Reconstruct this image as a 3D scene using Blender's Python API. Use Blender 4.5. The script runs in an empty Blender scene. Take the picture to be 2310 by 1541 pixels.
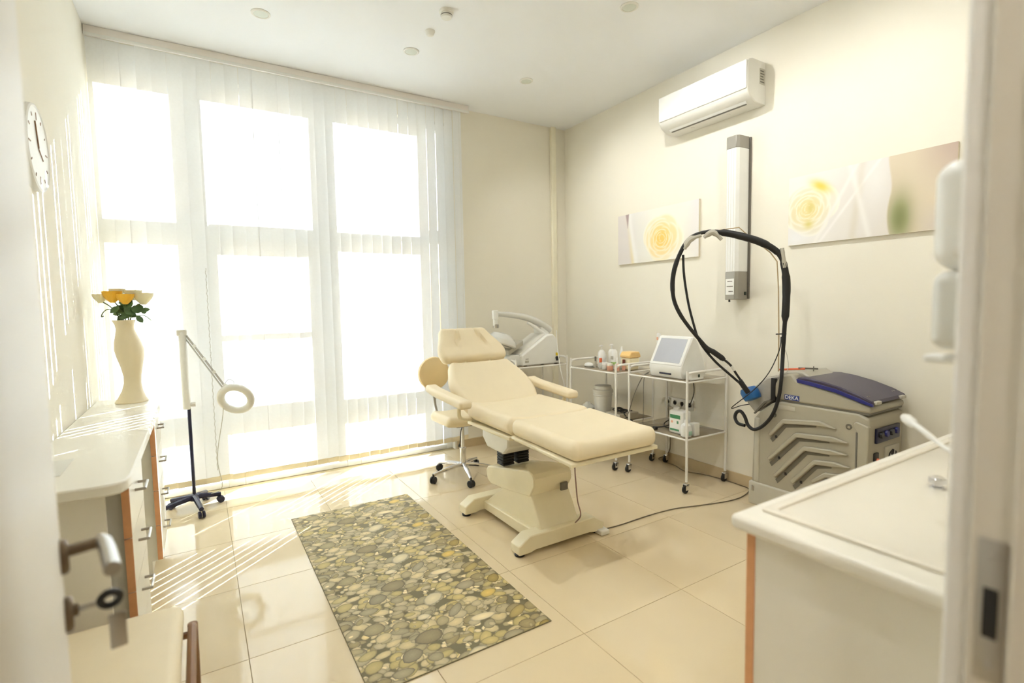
import bpy, math, random
from mathutils import Vector, Matrix

random.seed(7)
scene = bpy.context.scene
COL = scene.collection
PI = math.pi
R = math.radians

# ------------------------------------------------------------------ camera
CAM_H = 1.37
YAW, PITCH, ROLL = R(31.667), R(4.049), R(1.0205)
FPX = 1143.3                                    # focal length in pixels of the 2310 x 1541 frame
_f = Vector((math.sin(YAW) * math.cos(PITCH), math.cos(YAW) * math.cos(PITCH), -math.sin(PITCH)))
_r = Vector((math.cos(YAW), -math.sin(YAW), 0))
_d = _f.cross(_r)
CR = math.cos(ROLL) * _r + math.sin(ROLL) * _d
CD = -math.sin(ROLL) * _r + math.cos(ROLL) * _d
camd = bpy.data.cameras.new('camera')
camd.sensor_fit = 'HORIZONTAL'
camd.sensor_width = 36.0
camd.lens = FPX / 2310 * 36.0
camd.clip_start = 0.02
camd.dof.use_dof = True
camd.dof.focus_distance = 2.9
camd.dof.aperture_fstop = 1.7
cam = bpy.data.objects.new('camera', camd)
COL.objects.link(cam)
m = Matrix.Identity(4)
for i in range(3):
    m[i][0] = CR[i]; m[i][1] = -CD[i]; m[i][2] = -_f[i]
m[2][3] = CAM_H
cam.matrix_world = m
scene.camera = cam


def on(px, py, axis, val):
    """point of the room seen at a photo pixel, on the plane axis = val"""
    d = CR * ((px - 1155) / FPX) + CD * ((py - 770.5) / FPX) + _f
    o = Vector((0, 0, CAM_H))
    return o + d * ((val - o[axis]) / d[axis])


# ------------------------------------------------------------------ light
world = bpy.data.worlds.new('sky')
scene.world = world
world.use_nodes = True
nt = world.node_tree
nt.nodes.clear()
sky = nt.nodes.new('ShaderNodeTexSky')
sky.sky_type = 'NISHITA'
sky.sun_disc = False
sky.sun_elevation = R(22.5)
sky.sun_rotation = R(48)
sky.air_density = 1.0
sky.dust_density = 3.0
bg = nt.nodes.new('ShaderNodeBackground')
bg.inputs['Strength'].default_value = 0.24
wo = nt.nodes.new('ShaderNodeOutputWorld')
nt.links.new(sky.outputs[0], bg.inputs[0])
nt.links.new(bg.outputs[0], wo.inputs[0])

sund = bpy.data.lights.new('sun', 'SUN')
sund.energy = 29.0
sund.angle = R(0.3)
sund.color = (0.85, 0.935, 1.0)
sun = bpy.data.objects.new('sun', sund)
COL.objects.link(sun)
_el = R(22.5)
_sd = Vector((-0.745 * math.cos(_el), -0.667 * math.cos(_el), -math.sin(_el)))
sun.rotation_euler = _sd.to_track_quat('-Z', 'Y').to_euler()
sun.location = (6, 10, 5)

scene.view_settings.view_transform = 'Standard'
scene.view_settings.look = 'None'
scene.view_settings.gamma = 1.0
scene.view_settings.use_curve_mapping = False
scene.view_settings.exposure = 0.74
scene.cycles.max_bounces = 6
scene.cycles.diffuse_bounces = 5
scene.cycles.glossy_bounces = 3
scene.cycles.transparent_max_bounces = 10
scene.cycles.adaptive_threshold = 0.15
scene.cycles.adaptive_min_samples = 16
scene.cycles.use_light_tree = False
scene.cycles.sample_clamp_indirect = 8.0
scene.cycles.caustics_reflective = False
scene.cycles.caustics_refractive = False


# ------------------------------------------------------------------ materials
def lin(c):
    return tuple(((v / 255) / 12.92 if v <= 10 else (((v / 255) + 0.055) / 1.055) ** 2.4) for v in c) + (1.0,)


MATS = {}


def mat(name, rgb, rough=0.5, metal=0.0, noise=0.04, scale=12.0, bump=0.0, bscale=200.0, spec=0.5, coat=0.0,
        emit=None, trans=0.0, alpha=1.0, rnd=0.0):
    """principled material whose colour wanders a little with a noise texture"""
    if name in MATS:
        return MATS[name]
    mt = bpy.data.materials.new(name)
    mt.use_nodes = True
    n, l = mt.node_tree.nodes, mt.node_tree.links
    b = n['Principled BSDF']
    c = lin(rgb)
    tc = n.new('ShaderNodeTexCoord')
    nz = n.new('ShaderNodeTexNoise')
    nz.inputs['Scale'].default_value = scale
    nz.inputs['Detail'].default_value = 2
    l.new(tc.outputs['Object'], nz.inputs['Vector'])
    mx = n.new('ShaderNodeMix')
    mx.data_type = 'RGBA'
    mx.inputs[6].default_value = tuple(min(1, v * (1 - noise)) for v in c[:3]) + (1,)
    mx.inputs[7].default_value = tuple(min(1, v * (1 + noise)) for v in c[:3]) + (1,)
    l.new(nz.outputs['Fac'], mx.inputs[0])
    out = mx.outputs[2]
    if rnd:
        oi = n.new('ShaderNodeObjectInfo')
        hs = n.new('ShaderNodeHueSaturation')
        mr = n.new('ShaderNodeMapRange')
        mr.inputs['To Min'].default_value = 1 - rnd
        mr.inputs['To Max'].default_value = 1 + rnd
        l.new(oi.outputs['Random'], mr.inputs['Value'])
        l.new(mr.outputs[0], hs.inputs['Value'])
        l.new(out, hs.inputs['Color'])
        out = hs.outputs[0]
    l.new(out, b.inputs['Base Color'])
    b.inputs['Roughness'].default_value = rough
    b.inputs['Metallic'].default_value = metal
    b.inputs['Specular IOR Level'].default_value = spec
    b.inputs['Coat Weight'].default_value = coat
    b.inputs['Coat Roughness'].default_value = 0.05
    if trans:
        b.inputs['Transmission Weight'].default_value = trans
    if alpha < 1:
        b.inputs['Alpha'].default_value = alpha
    if emit:
        b.inputs['Emission Color'].default_value = lin(emit[0])
        b.inputs['Emission Strength'].default_value = emit[1]
    if bump:
        nb = n.new('ShaderNodeTexNoise')
        nb.inputs['Scale'].default_value = bscale
        nb.inputs['Detail'].default_value = 3
        l.new(tc.outputs['Object'], nb.inputs['Vector'])
        bp = n.new('ShaderNodeBump')
        bp.inputs['Strength'].default_value = bump
        bp.inputs['Distance'].default_value = 0.002
        l.new(nb.outputs['Fac'], bp.inputs['Height'])
        l.new(bp.outputs[0], b.inputs['Normal'])
    MATS[name] = mt
    return mt


def attr_mat(name, rough=0.6, bump_ridges=False):
    """flat print whose colours are stored with the mesh"""
    mt = bpy.data.materials.new(name)
    mt.use_nodes = True
    n, l = mt.node_tree.nodes, mt.node_tree.links
    b = n['Principled BSDF']
    b.inputs['Roughness'].default_value = rough
    a = n.new('ShaderNodeAttribute')
    a.attribute_name = 'print'
    l.new(a.outputs['Color'], b.inputs['Base Color'])
    tc = n.new('ShaderNodeTexCoord')
    if bump_ridges:
        w = n.new('ShaderNodeTexWave')
        w.inputs['Scale'].default_value = 42.0
        w.bands_direction = 'Y'
        l.new(tc.outputs['Object'], w.inputs['Vector'])
        bp = n.new('ShaderNodeBump')
        bp.inputs['Strength'].default_value = 0.35
        bp.inputs['Distance'].default_value = 0.002
        l.new(w.outputs['Fac'], bp.inputs['Height'])
        l.new(bp.outputs[0], b.inputs['Normal'])
    return mt


def slat_mat():
    mt = bpy.data.materials.new('blind_fabric')
    mt.use_nodes = True
    n, l = mt.node_tree.nodes, mt.node_tree.links
    n.clear()
    o = n.new('ShaderNodeOutputMaterial')
    d = n.new('ShaderNodeBsdfDiffuse')
    t = n.new('ShaderNodeBsdfTranslucent')
    tc = n.new('ShaderNodeTexCoord')
    nz = n.new('ShaderNodeTexNoise')
    nz.inputs['Scale'].default_value = 60
    l.new(tc.outputs['Object'], nz.inputs['Vector'])
    mx = n.new('ShaderNodeMix'); mx.data_type = 'RGBA'
    mx.inputs[6].default_value = lin((241, 242, 241)); mx.inputs[7].default_value = lin((248, 249, 249))
    l.new(nz.outputs['Fac'], mx.inputs[0])
    l.new(mx.outputs[2], d.inputs['Color'])
    t.inputs['Color'].default_value = lin((250, 251, 252))
    ms = n.new('ShaderNodeMixShader')
    ms.inputs[0].default_value = 0.25
    l.new(d.outputs[0], ms.inputs[1]); l.new(t.outputs[0], ms.inputs[2])
    l.new(ms.outputs[0], o.inputs['Surface'])
    return mt


def pane_mat():
    mt = bpy.data.materials.new('window_glass')
    mt.use_nodes = True
    n, l = mt.node_tree.nodes, mt.node_tree.links
    n.clear()
    o = n.new('ShaderNodeOutputMaterial')
    t = n.new('ShaderNodeBsdfTransparent')
    t.inputs['Color'].default_value = (0.95, 0.97, 0.97, 1)
    g = n.new('ShaderNodeBsdfGlossy')
    g.inputs['Roughness'].default_value = 0.02
    tc = n.new('ShaderNodeTexCoord')
    nz = n.new('ShaderNodeTexNoise')
    nz.inputs['Scale'].default_value = 2.0
    l.new(tc.outputs['Object'], nz.inputs['Vector'])
    mr = n.new('ShaderNodeMapRange')
    mr.inputs['To Min'].default_value = 0.03
    mr.inputs['To Max'].default_value = 0.07
    l.new(nz.outputs['Fac'], mr.inputs['Value'])
    ms = n.new('ShaderNodeMixShader')
    l.new(mr.outputs[0], ms.inputs[0])
    l.new(t.outputs[0], ms.inputs[1]); l.new(g.outputs[0], ms.inputs[2])
    l.new(ms.outputs[0], o.inputs['Surface'])
    return mt


M_WALL = mat('cream_wall_paint', (240, 235, 221), 0.85, noise=0.02, scale=3, bump=0.15, bscale=160)
M_CEIL = mat('white_ceiling_paint', (240, 241, 242), 0.9, noise=0.015, scale=2)
M_TILE = mat('polished_beige_tile', (229, 211, 176), 0.075, noise=0.045, scale=3.5, spec=0.6, rnd=0.025)
M_GROUT = mat('tile_grout', (176, 158, 122), 0.9)
M_SKIRT = mat('beige_skirting_tile', (205, 185, 148), 0.3, noise=0.05)
M_SLAT = slat_mat()
M_HEM = mat('slat_hem_fabric', (232, 220, 190), 0.9)
M_PANE = pane_mat()
M_PVC = mat('white_pvc_frame', (236, 236, 234), 0.4)
M_WHITE = mat('white_plastic', (240, 240, 236), 0.35)
M_WHITE2 = mat('off_white_plastic', (232, 230, 222), 0.4)
M_ENAM = mat('white_enamel_steel', (242, 240, 234), 0.25)
M_CREAM = mat('cream_leatherette', (242, 227, 195), 0.48, noise=0.03, bump=0.1, bscale=350)
M_CREAMP = mat('cream_painted_steel', (240, 230, 200), 0.4)
M_BLACK = mat('black_rubber', (26, 26, 26), 0.55)
M_BLACKP = mat('black_plastic', (32, 32, 34), 0.35)
M_NAVY = mat('navy_blue_plastic', (28, 30, 60), 0.3)
M_CHROME = mat('chrome', (225, 225, 228), 0.12, metal=1.0, noise=0.01)
M_STEEL = mat('brushed_steel', (190, 188, 184), 0.3, metal=1.0)
M_BRONZE = mat('satin_bronze_metal', (120, 104, 84), 0.35, metal=0.8)
M_GREY = mat('grey_machine_plastic', (174, 168, 150), 0.45, noise=0.03)
M_GREYD = mat('dark_grey_plastic', (112, 108, 98), 0.45)
M_GREYL = mat('light_grey_plastic', (190, 186, 172), 0.4)
M_SILV = mat('silver_grey_paint', (160, 156, 146), 0.4, metal=0.3)
M_VIOL = mat('dark_violet_lid', (58, 50, 74), 0.28, noise=0.04)
M_BLUE = mat('deep_blue_plastic', (40, 44, 120), 0.3)
M_CYAN = mat('bright_blue_plastic', (30, 96, 160), 0.4)
M_ORNG = mat('orange_wood_edging', (218, 160, 112), 0.5, noise=0.1, scale=30)
M_WOOD = mat('brown_wood', (136, 98, 62), 0.45, noise=0.16, scale=25)
M_LAM = mat('white_laminate', (240, 236, 224), 0.3, noise=0.015)
M_LAMG = mat('grey_white_laminate', (222, 220, 210), 0.4, noise=0.02)
M_DOOR = mat('white_door_lacquer', (238, 236, 232), 0.4, noise=0.015)
M_JAMB = mat('white_frame_lacquer', (226, 220, 208), 0.45, noise=0.02)
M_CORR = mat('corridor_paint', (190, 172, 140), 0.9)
M_GLASSS = mat('smoked_shelf_glass', (150, 136, 112), 0.06, noise=0.03, spec=0.7)
M_VASE = mat('cream_glazed_ceramic', (238, 224, 190), 0.3, noise=0.05)
M_LEAF = mat('green_leaf', (70, 100, 52), 0.5, noise=0.25, scale=40)
M_STEM = mat('green_stem', (92, 112, 60), 0.6)
M_ROSE_C = mat('cream_petal', (246, 238, 200), 0.6, noise=0.05, scale=50)
M_ROSE_O = mat('orange_yellow_petal', (248, 190, 60), 0.6, noise=0.12, scale=50)
M_SCREEN = mat('grey_screen_glass', (186, 188, 196), 0.12, noise=0.03)
M_RED = mat('orange_red_plastic', (232, 110, 66), 0.45)
M_YEL = mat('yellow_sticker', (240, 212, 40), 0.5)
M_AMBER = mat('amber_plastic_lid', (243, 204, 134), 0.35)
M_GREEN = mat('green_label', (58, 130, 84), 0.5)
M_PINK = mat('pink_plastic', (232, 176, 150), 0.4)
M_LENS = mat('frosted_lamp_glass', (208, 212, 200), 0.35)
M_CLEAR = mat('clear_grey_plastic', (222, 222, 216), 0.15, noise=0.02)
M_CORD = mat('brown_grey_cord', (110, 98, 78), 0.6)
M_ROD = mat('beige_metal_rod', (190, 168, 130), 0.35, metal=0.3)
M_SINK = mat('white_composite_sink', (238, 232, 218), 0.25, noise=0.015)
M_CONC = mat('pale_concrete', (205, 203, 196), 0.9, noise=0.08, scale=2)
M_PLAST = mat('white_render', (236, 234, 228), 0.9)
M_ROOF = mat('grey_roof_sheet', (120, 124, 130), 0.8)
M_PAPER = mat('white_label_paper', (244, 244, 240), 0.6)
M_PRINT = attr_mat('flower_print', 0.55)
M_PEBBLE = attr_mat('pebble_print', 0.6, True)
M_CANVAS = mat('canvas_edge', (224, 214, 190), 0.7)


# ------------------------------------------------------------------ mesh building
class MB:
    def __init__(s):
        s.v = []; s.f = []; s.c = None

    def add(s, vs, fs):
        o = len(s.v)
        s.v += [tuple(p) for p in vs]
        s.f += [tuple(i + o for i in f) for f in fs]
        return s

    def box(s, x0, x1, y0, y1, z0, z1):
        return s.add([(x, y, z) for x in (x0, x1) for y in (y0, y1) for z in (z0, z1)],
                     [(0, 1, 3, 2), (4, 6, 7, 5), (0, 4, 5, 1), (2, 3, 7, 6), (0, 2, 6, 4), (1, 5, 7, 3)])

    def rbox(s, x0, x1, y0, y1, z0, z1, r=0.01, nr=3, ni=1, fn=None):
        """box with rounded edges; fn maps every vertex"""
        h = [(x1 - x0) / 2, (y1 - y0) / 2, (z1 - z0) / 2]
        c = [(x1 + x0) / 2, (y1 + y0) / 2, (z1 + z0) / 2]
        r = min([r] + [v * 0.999 for v in h])
        ax = []
        for a in h:
            k = [-a + r * (1 - math.cos(PI / 2 * i / nr)) if False else -a + r * i / nr for i in range(nr)]
            inner = [-(a - r) + 2 * (a - r) * i / ni for i in range(ni + 1)]
            ax.append(k + inner + [-q for q in reversed(k)])
        idx = {}
        vs = []; fs = []

        def vid(i, j, k):
            key = (i, j, k)
            if key not in idx:
                p = [ax[0][i], ax[1][j], ax[2][k]]
                # warp cube coordinate so that corner samples spread evenly
                q = [max(-(h[t] - r), min(h[t] - r, p[t])) for t in range(3)]
                d = [p[t] - q[t] for t in range(3)]
                d = [math.copysign(math.tan(abs(e) / r * PI / 4), e) for e in d] if r > 0 else d
                L = math.sqrt(sum(e * e for e in d)) or 1
                w = tuple(c[t] + q[t] + r * d[t] / L for t in range(3))
                idx[key] = len(vs)
                vs.append(fn(*w) if fn else w)
            return idx[key]
        n = [len(a) for a in ax]
        for (a, b, t) in ((0, 1, 2), (1, 2, 0), (2, 0, 1)):
            for side in (0, n[t] - 1):
                for i in range(n[a] - 1):
                    for j in range(n[b] - 1):
                        q = []
                        for (di, dj) in ((0, 0), (1, 0), (1, 1), (0, 1)):
                            k = [0, 0, 0]; k[a] = i + di; k[b] = j + dj; k[t] = side
                            q.append(vid(*k))
                        fs.append(tuple(q if side else reversed(q)))
        return s.add(vs, fs)

    def prism(s, pts, axis, a, b):
        """polygon pts extruded from a to b along axis"""
        def mk(p, t):
            return {'X': (t, p[0], p[1]), 'Y': (p[0], t, p[1]), 'Z': (p[0], p[1], t)}[axis]
        n = len(pts)
        vs = [mk(p, a) for p in pts] + [mk(p, b) for p in pts]
        fs = [tuple(range(n)), tuple(reversed(range(n, 2 * n)))]
        fs += [(i, (i + 1) % n + 0, (i + 1) % n + n, i + n)[::-1] for i in range(n)]
        return s.add(vs, fs)

    def tube(s, pts, rad, n=8, smooth=0, caps=True, closed=False):
        pts = [Vector(p) for p in pts]
        if smooth:
            pts = catmull(pts, smooth, closed)
        rads = rad if isinstance(rad, (list, tuple)) else None
        N = len(pts)
        vs = []; fs = []
        up = None
        for i, p in enumerate(pts):
            if closed:
                t = (pts[(i + 1) % N] - pts[i - 1]).normalized()
            else:
                t = (pts[min(i + 1, N - 1)] - pts[max(i - 1, 0)]).normalized()
            if up is None:
                up = Vector((0, 0, 1)) if abs(t.z) < 0.9 else Vector((1, 0, 0))
            a = (up - t * up.dot(t))
            if a.length < 1e-4:
                a = Vector((1, 0, 0)) - t * t.x
            a.normalize(); up = a
            b = t.cross(a)
            rr = rads[min(len(rads) - 1, int(i / max(1, N - 1) * (len(rads) - 1) + 0.5))] if rads else rad
            for k in range(n):
                w = 2 * PI * k / n
                vs.append(p + a * (rr * math.cos(w)) + b * (rr * math.sin(w)))
        for i in range(N if closed else N - 1):
            for k in range(n):
                j = (i + 1) % N
                fs.append((i * n + k, i * n + (k + 1) % n, j * n + (k + 1) % n, j * n + k))
        if caps and not closed:
            fs.append(tuple(reversed(range(n)))); fs.append(tuple(range((N - 1) * n, N * n)))
        return s.add(vs, fs)

    def lathe(s, prof, o=(0, 0, 0), axis='Z', n=24):
        """profile of (radius, height) turned about an axis through o"""
        vs = []; fs = []
        for (r, h) in prof:
            for k in range(n):
                a = 2 * PI * k / n
                u, v = r * math.cos(a), r * math.sin(a)
                q = {'Z': (u, v, h), 'X': (h, u, v), 'Y': (v, h, u)}[axis]
                vs.append((o[0] + q[0], o[1] + q[1], o[2] + q[2]))
        for i in range(len(prof) - 1):
            for k in range(n):
                fs.append((i * n + k, i * n + (k + 1) % n, (i + 1) * n + (k + 1) % n, (i + 1) * n + k))
        fs.append(tuple(reversed(range(n))))
        fs.append(tuple(range((len(prof) - 1) * n, len(prof) * n)))
        return s.add(vs, fs)

    def disc(s, o, r, axis='Z', n=24, t=0.004):
        return s.lathe([(r, 0), (r, t)], o, axis, n)

    def map(s, fn):
        s.v = [tuple(fn(*p)) for p in s.v]
        return s


def catmull(p, k=6, closed=False):
    out = []
    n = len(p)
    rng = n if closed else n - 1
    for i in range(rng):
        if closed:
            a, b, c, d = p[i - 1], p[i], p[(i + 1) % n], p[(i + 2) % n]
        else:
            a, b, c, d = p[max(0, i - 1)], p[i], p[i + 1], p[min(n - 1, i + 2)]
        for j in range(k):
            t = j / k
            out.append(0.5 * ((2 * b) + (c - a) * t + (2 * a - 5 * b + 4 * c - d) * t * t + (3 * b - a - 3 * c + d) * t ** 3))
    if not closed:
        out.append(p[-1])
    return out


def wloc(o):
    v = Vector((0, 0, 0))
    while o is not None:
        v += o.location
        o = o.parent
    return v


def obj(name, mb, material, parent=None, bevel=0, smooth=35, flat=False):
    """link a mesh given in room coordinates as one object under parent"""
    if isinstance(mb, MB):
        me = bpy.data.meshes.new(name)
        off = wloc(parent) if parent else Vector((0, 0, 0))
        if parent is None:                       # origin at the base of the thing
            xs = [p[0] for p in mb.v]; ys = [p[1] for p in mb.v]; zs = [p[2] for p in mb.v]
            off = Vector(((min(xs) + max(xs)) / 2, (min(ys) + max(ys)) / 2, min(zs)))
        else:
            xs = [p[0] for p in mb.v]; ys = [p[1] for p in mb.v]; zs = [p[2] for p in mb.v]
            c = Vector(((min(xs) + max(xs)) / 2, (min(ys) + max(ys)) / 2, (min(zs) + max(zs)) / 2))
        base = off if parent is None else c
        me.from_pydata([(p[0] - base.x, p[1] - base.y, p[2] - base.z) for p in mb.v], [], mb.f)
        me.update()
        me.materials.append(material)
        if not flat:
            me.shade_smooth()
            try:
                me.set_sharp_from_angle(angle=R(smooth))
            except Exception:
                pass
        o = bpy.data.objects.new(name, me)
        COL.objects.link(o)
        if parent is None:
            o.location = base
        else:
            o.parent = parent
            o.location = c - off
    else:
        o = bpy.data.objects.new(name, mb)
        COL.objects.link(o)
        o.parent = parent
    if bevel:
        bv = o.modifiers.new('soft_edges', 'BEVEL')
        bv.width = bevel; bv.segments = 2; bv.limit_method = 'ANGLE'; bv.angle_limit = R(40)
    return o


def tag(o, label, cat, group=None):
    o['label'] = label; o['category'] = cat
    if group:
        o['group'] = group
    return o


def thing(name, label, cat, loc, group=None):
    o = bpy.data.objects.new(name, None)
    o.empty_display_size = 0.1
    COL.objects.link(o)
    o.location = loc
    return tag(o, label, cat, group)


def struct(name, mb, material, bevel=0, parent=None):
    o = obj(name, mb, material, parent, bevel)
    o['kind'] = 'structure'
    return o


def sempty(name, loc):
    o = bpy.data.objects.new(name, None)
    COL.objects.link(o)
    o.location = loc
    o['kind'] = 'structure'
    return o


def dup(root, delta, label=None):
    """copy of a thing with its parts and sub-parts, moved by delta"""
    r = root.copy(); COL.objects.link(r)
    r.location = root.location + Vector(delta)
    if label:
        r['label'] = label
    for ch in list(root.children):
        c = ch.copy(); COL.objects.link(c); c.parent = r
        for g in list(ch.children):
            d = g.copy(); COL.objects.link(d); d.parent = c
    return r


def text_mesh(txt, size, depth=0.0006):
    cu = bpy.data.curves.new('lettering', 'FONT')
    cu.body = txt; cu.size = size; cu.extrude = depth
    cu.align_x = 'CENTER'; cu.align_y = 'CENTER'
    to = bpy.data.objects.new('lettering_curve', cu)
    COL.objects.link(to)
    dg = bpy.context.evaluated_depsgraph_get()
    me = bpy.data.meshes.new_from_object(to.evaluated_get(dg))
    bpy.data.objects.remove(to); bpy.data.curves.remove(cu)
    return me


# ================================================================== THE ROOM
XL, XR, YF, YB, ZC = -0.535, 3.40, 0.212, 4.38, 3.21
YC = 0.09                      # corridor side of the door wall
WX0, WX1 = -0.42, 2.04         # glazed opening (its shade falls on the blind a little to the left)
DX0, DX1 = -0.06, 0.762        # doorway

# floor: slab with every tile on it
fl = struct('floor', MB().box(XL - 0.1, XR + 0.1, -1.6, YB + 0.15, -0.12, -0.003), M_GROUT)
TS = 0.6
share = {}
gx = [0.1 + TS * k for k in range(-3, 8)]
gy = [1.575 + TS * k for k in range(-6, 7)]
for ix in range(len(gx) - 1):
    for iy in range(len(gy) - 1):
        x0, x1 = max(gx[ix], XL), min(gx[ix + 1], XR)
        y0, y1 = max(gy[iy], -1.5), min(gy[iy + 1], YB)
        if x1 - x0 < 0.02 or y1 - y0 < 0.02:
            continue
        g = 0.001
        w, d = round(x1 - x0 - 2 * g, 4), round(y1 - y0 - 2 * g, 4)
        if (w, d) not in share:
            t = MB().rbox(-w / 2, w / 2, -d / 2, d / 2, -0.006, 0.0, 0.0012, 1, 1)
            me = bpy.data.meshes.new('tile')
            me.from_pydata(t.v, [], t.f); me.update()
            me.materials.append(M_TILE)
            me.shade_smooth(); me.set_sharp_from_angle(angle=R(20))
            share[(w, d)] = me
        o = bpy.data.objects.new('tile', share[(w, d)])
        COL.objects.link(o)
        o.parent = fl
        o.location = Vector(((x0 + x1) / 2, (y0 + y1) / 2, 0)) - fl.location

struct('ceiling', MB().box(XL - 0.1, XR + 0.1, -1.6, YB + 0.15, ZC, ZC + 0.12), M_CEIL)
struct('wall_left', MB().box(XL - 0.12, XL, YC, YB + 0.12, 0, ZC), M_WALL)
struct('wall_right', MB().box(XR, XR + 0.12, YC, YB + 0.12, 0, ZC), M_WALL)
# window wall: lintel, side piers
wb = MB()
wb.box(XL - 0.12, WX0, YB, YB + 0.22, 0, ZC)
wb.box(WX1, XR + 0.12, YB, YB + 0.22, 0, ZC)
wb.box(WX0, WX1, YB, YB + 0.22, 3.05, ZC)
struct('wall_back', wb, M_WALL)
# pilaster strip in the far corner
struct('trim_2', MB().box(3.205, 3.262, YB - 0.035, YB, 0.0, ZC), mat('pale_strip_paint', (244, 238, 216), 0.8), 0.004)
# door wall around the doorway
wf = MB()
wf.box(XL, DX0 - 0.04, YC, YF, 0, ZC)
wf.box(DX1 + 0.04, XR, YC, YF, 0, ZC)
wf.box(DX0 - 0.04, DX1 + 0.04, YC, YF, 2.08, ZC)
struct('wall_front', wf, M_WALL)
# corridor outside the room
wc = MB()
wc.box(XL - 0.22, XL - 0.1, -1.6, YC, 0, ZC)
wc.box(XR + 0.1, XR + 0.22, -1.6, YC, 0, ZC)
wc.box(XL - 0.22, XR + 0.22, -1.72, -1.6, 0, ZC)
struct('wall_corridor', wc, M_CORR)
# skirting
struct('baseboard_right', MB().box(XR - 0.011, XR, YF, YB, 0, 0.082), M_SKIRT, 0.002)
struct('baseboard_back', MB().box(WX1 + 0.02, XR - 0.011, YB - 0.011, YB, 0, 0.082), M_SKIRT, 0.002)
struct('baseboard_left', MB().box(XL, XL + 0.011, YF, YB, 0, 0.082), M_SKIRT, 0.002)

# door frame
tr = sempty('trim_1', (DX0, YF, 0))
jr = MB().prism([(DX1, 0.172), (DX1, YF), (DX1 + 0.04, YF), (DX1 + 0.04, YC), (DX1 - 0.016, YC), (DX1 - 0.016, 0.172)], 'Z', 0, 2.08)
obj('jamb', jr, M_JAMB, tr, 0.002)
jl = MB().prism([(DX0, 0.172), (DX0, YF), (DX0 - 0.04, YF), (DX0 - 0.04, YC), (DX0 + 0.016, YC), (DX0 + 0.016, 0.172)], 'Z', 0, 2.08)
obj('jamb', jl, M_JAMB, tr, 0.002)
obj('head_jamb', MB().box(DX0 - 0.04, DX1 + 0.04, YC, YF, 2.04, 2.08), M_JAMB, tr, 0.002)
obj('casing', MB().rbox(DX1 + 0.012, DX1 + 0.085, YF, YF + 0.028, 0, 2.12, 0.008, 3, 1), M_DOOR, tr)
obj('casing', MB().rbox(DX0 - 0.11, DX0 - 0.05, YF, YF + 0.018, 0, 2.12, 0.006, 3, 1), M_DOOR, tr)
obj('casing', MB().rbox(DX0 - 0.06, DX1 + 0.085, YF, YF + 0.02, 2.06, 2.12, 0.006, 3, 1), M_DOOR, tr)
sp = obj('strike_plate', MB().rbox(DX1 - 0.002, DX1 + 0.0005, 0.1775, 0.2045, 0.922, 1.092, 0.001, 1, 1), M_STEEL, tr)
obj('latch_hole', MB().rbox(DX1 - 0.0026, DX1 - 0.0015, 0.184, 0.198, 0.975, 1.035, 0.0004, 1, 1), M_BLACK, sp)
obj('screw', MB().lathe([(0.004, 0), (0.0035, -0.0012)], (DX1 - 0.002, 0.191, 1.072), 'X', 10), M_STEEL, sp)
obj('screw', MB().lathe([(0.004, 0), (0.0035, -0.0012)], (DX1 - 0.002, 0.191, 0.942), 'X', 10), M_STEEL, sp)

# open door leaf (built closed along +Y from its hinge, then swung)
HX, HY = DX0 + 0.001, YF + 0.002
dr = sempty('door_1', (HX, HY, 0))
LW = 0.845
obj('leaf', MB().rbox(HX - 0.04, HX, HY, HY + LW, 0.008, 2.04, 0.002, 2, 1), M_DOOR, dr)
hy = HY + LW - 0.062
lv = obj('lever_handle', MB().lathe([(0.026, 0), (0.026, 0.007), (0.022, 0.010)], (HX, hy, 1.005), 'X', 24)
         .tube([(HX + 0.008, hy, 1.012), (HX + 0.05, hy, 1.014)], 0.0085, 12), M_BRONZE, dr)
obj('grip', MB().tube([(HX + 0.048, hy + 0.006, 1.014), (HX + 0.053, hy - 0.02, 1.014), (HX + 0.055, hy - 0.115, 1.012)],
                      0.0105, 12, 4), M_STEEL, lv)
ky = obj('key_cylinder', MB().lathe([(0.026, 0), (0.026, 0.007), (0.022, 0.010)], (HX, hy, 0.915), 'X', 24)
         .lathe([(0.009, 0.01), (0.009, 0.016)], (HX, hy, 0.918), 'X', 14), M_BRONZE, dr)
obj('key', MB().rbox(HX + 0.014, HX + 0.042, hy - 0.0015, hy + 0.0015, 0.914, 0.922, 0.0008, 1, 1), M_STEEL, ky)
obj('key_head', MB().tube([(HX + 0.054 + 0.0125 * math.cos(a * PI / 8), hy - 0.004 * math.sin(a * PI / 8), 0.919 + 0.0125 * math.sin(a * PI / 8))
                           for a in range(16)], 0.0055, 8, closed=True), M_BLACKP, ky)
obj('key_tag', MB().rbox(HX + 0.05, HX + 0.072, hy - 0.0055, hy - 0.0035, 0.838, 0.895, 0.0018, 2, 1), M_STEEL, ky)
for z in (0.22, 1.75):
    obj('hinge', MB().lathe([(0.007, 0), (0.007, 0.09)], (HX + 0.006, HY - 0.004, z), 'Z', 10), M_STEEL, dr)
dr.rotation_euler = (0, 0, R(10.0))

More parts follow.
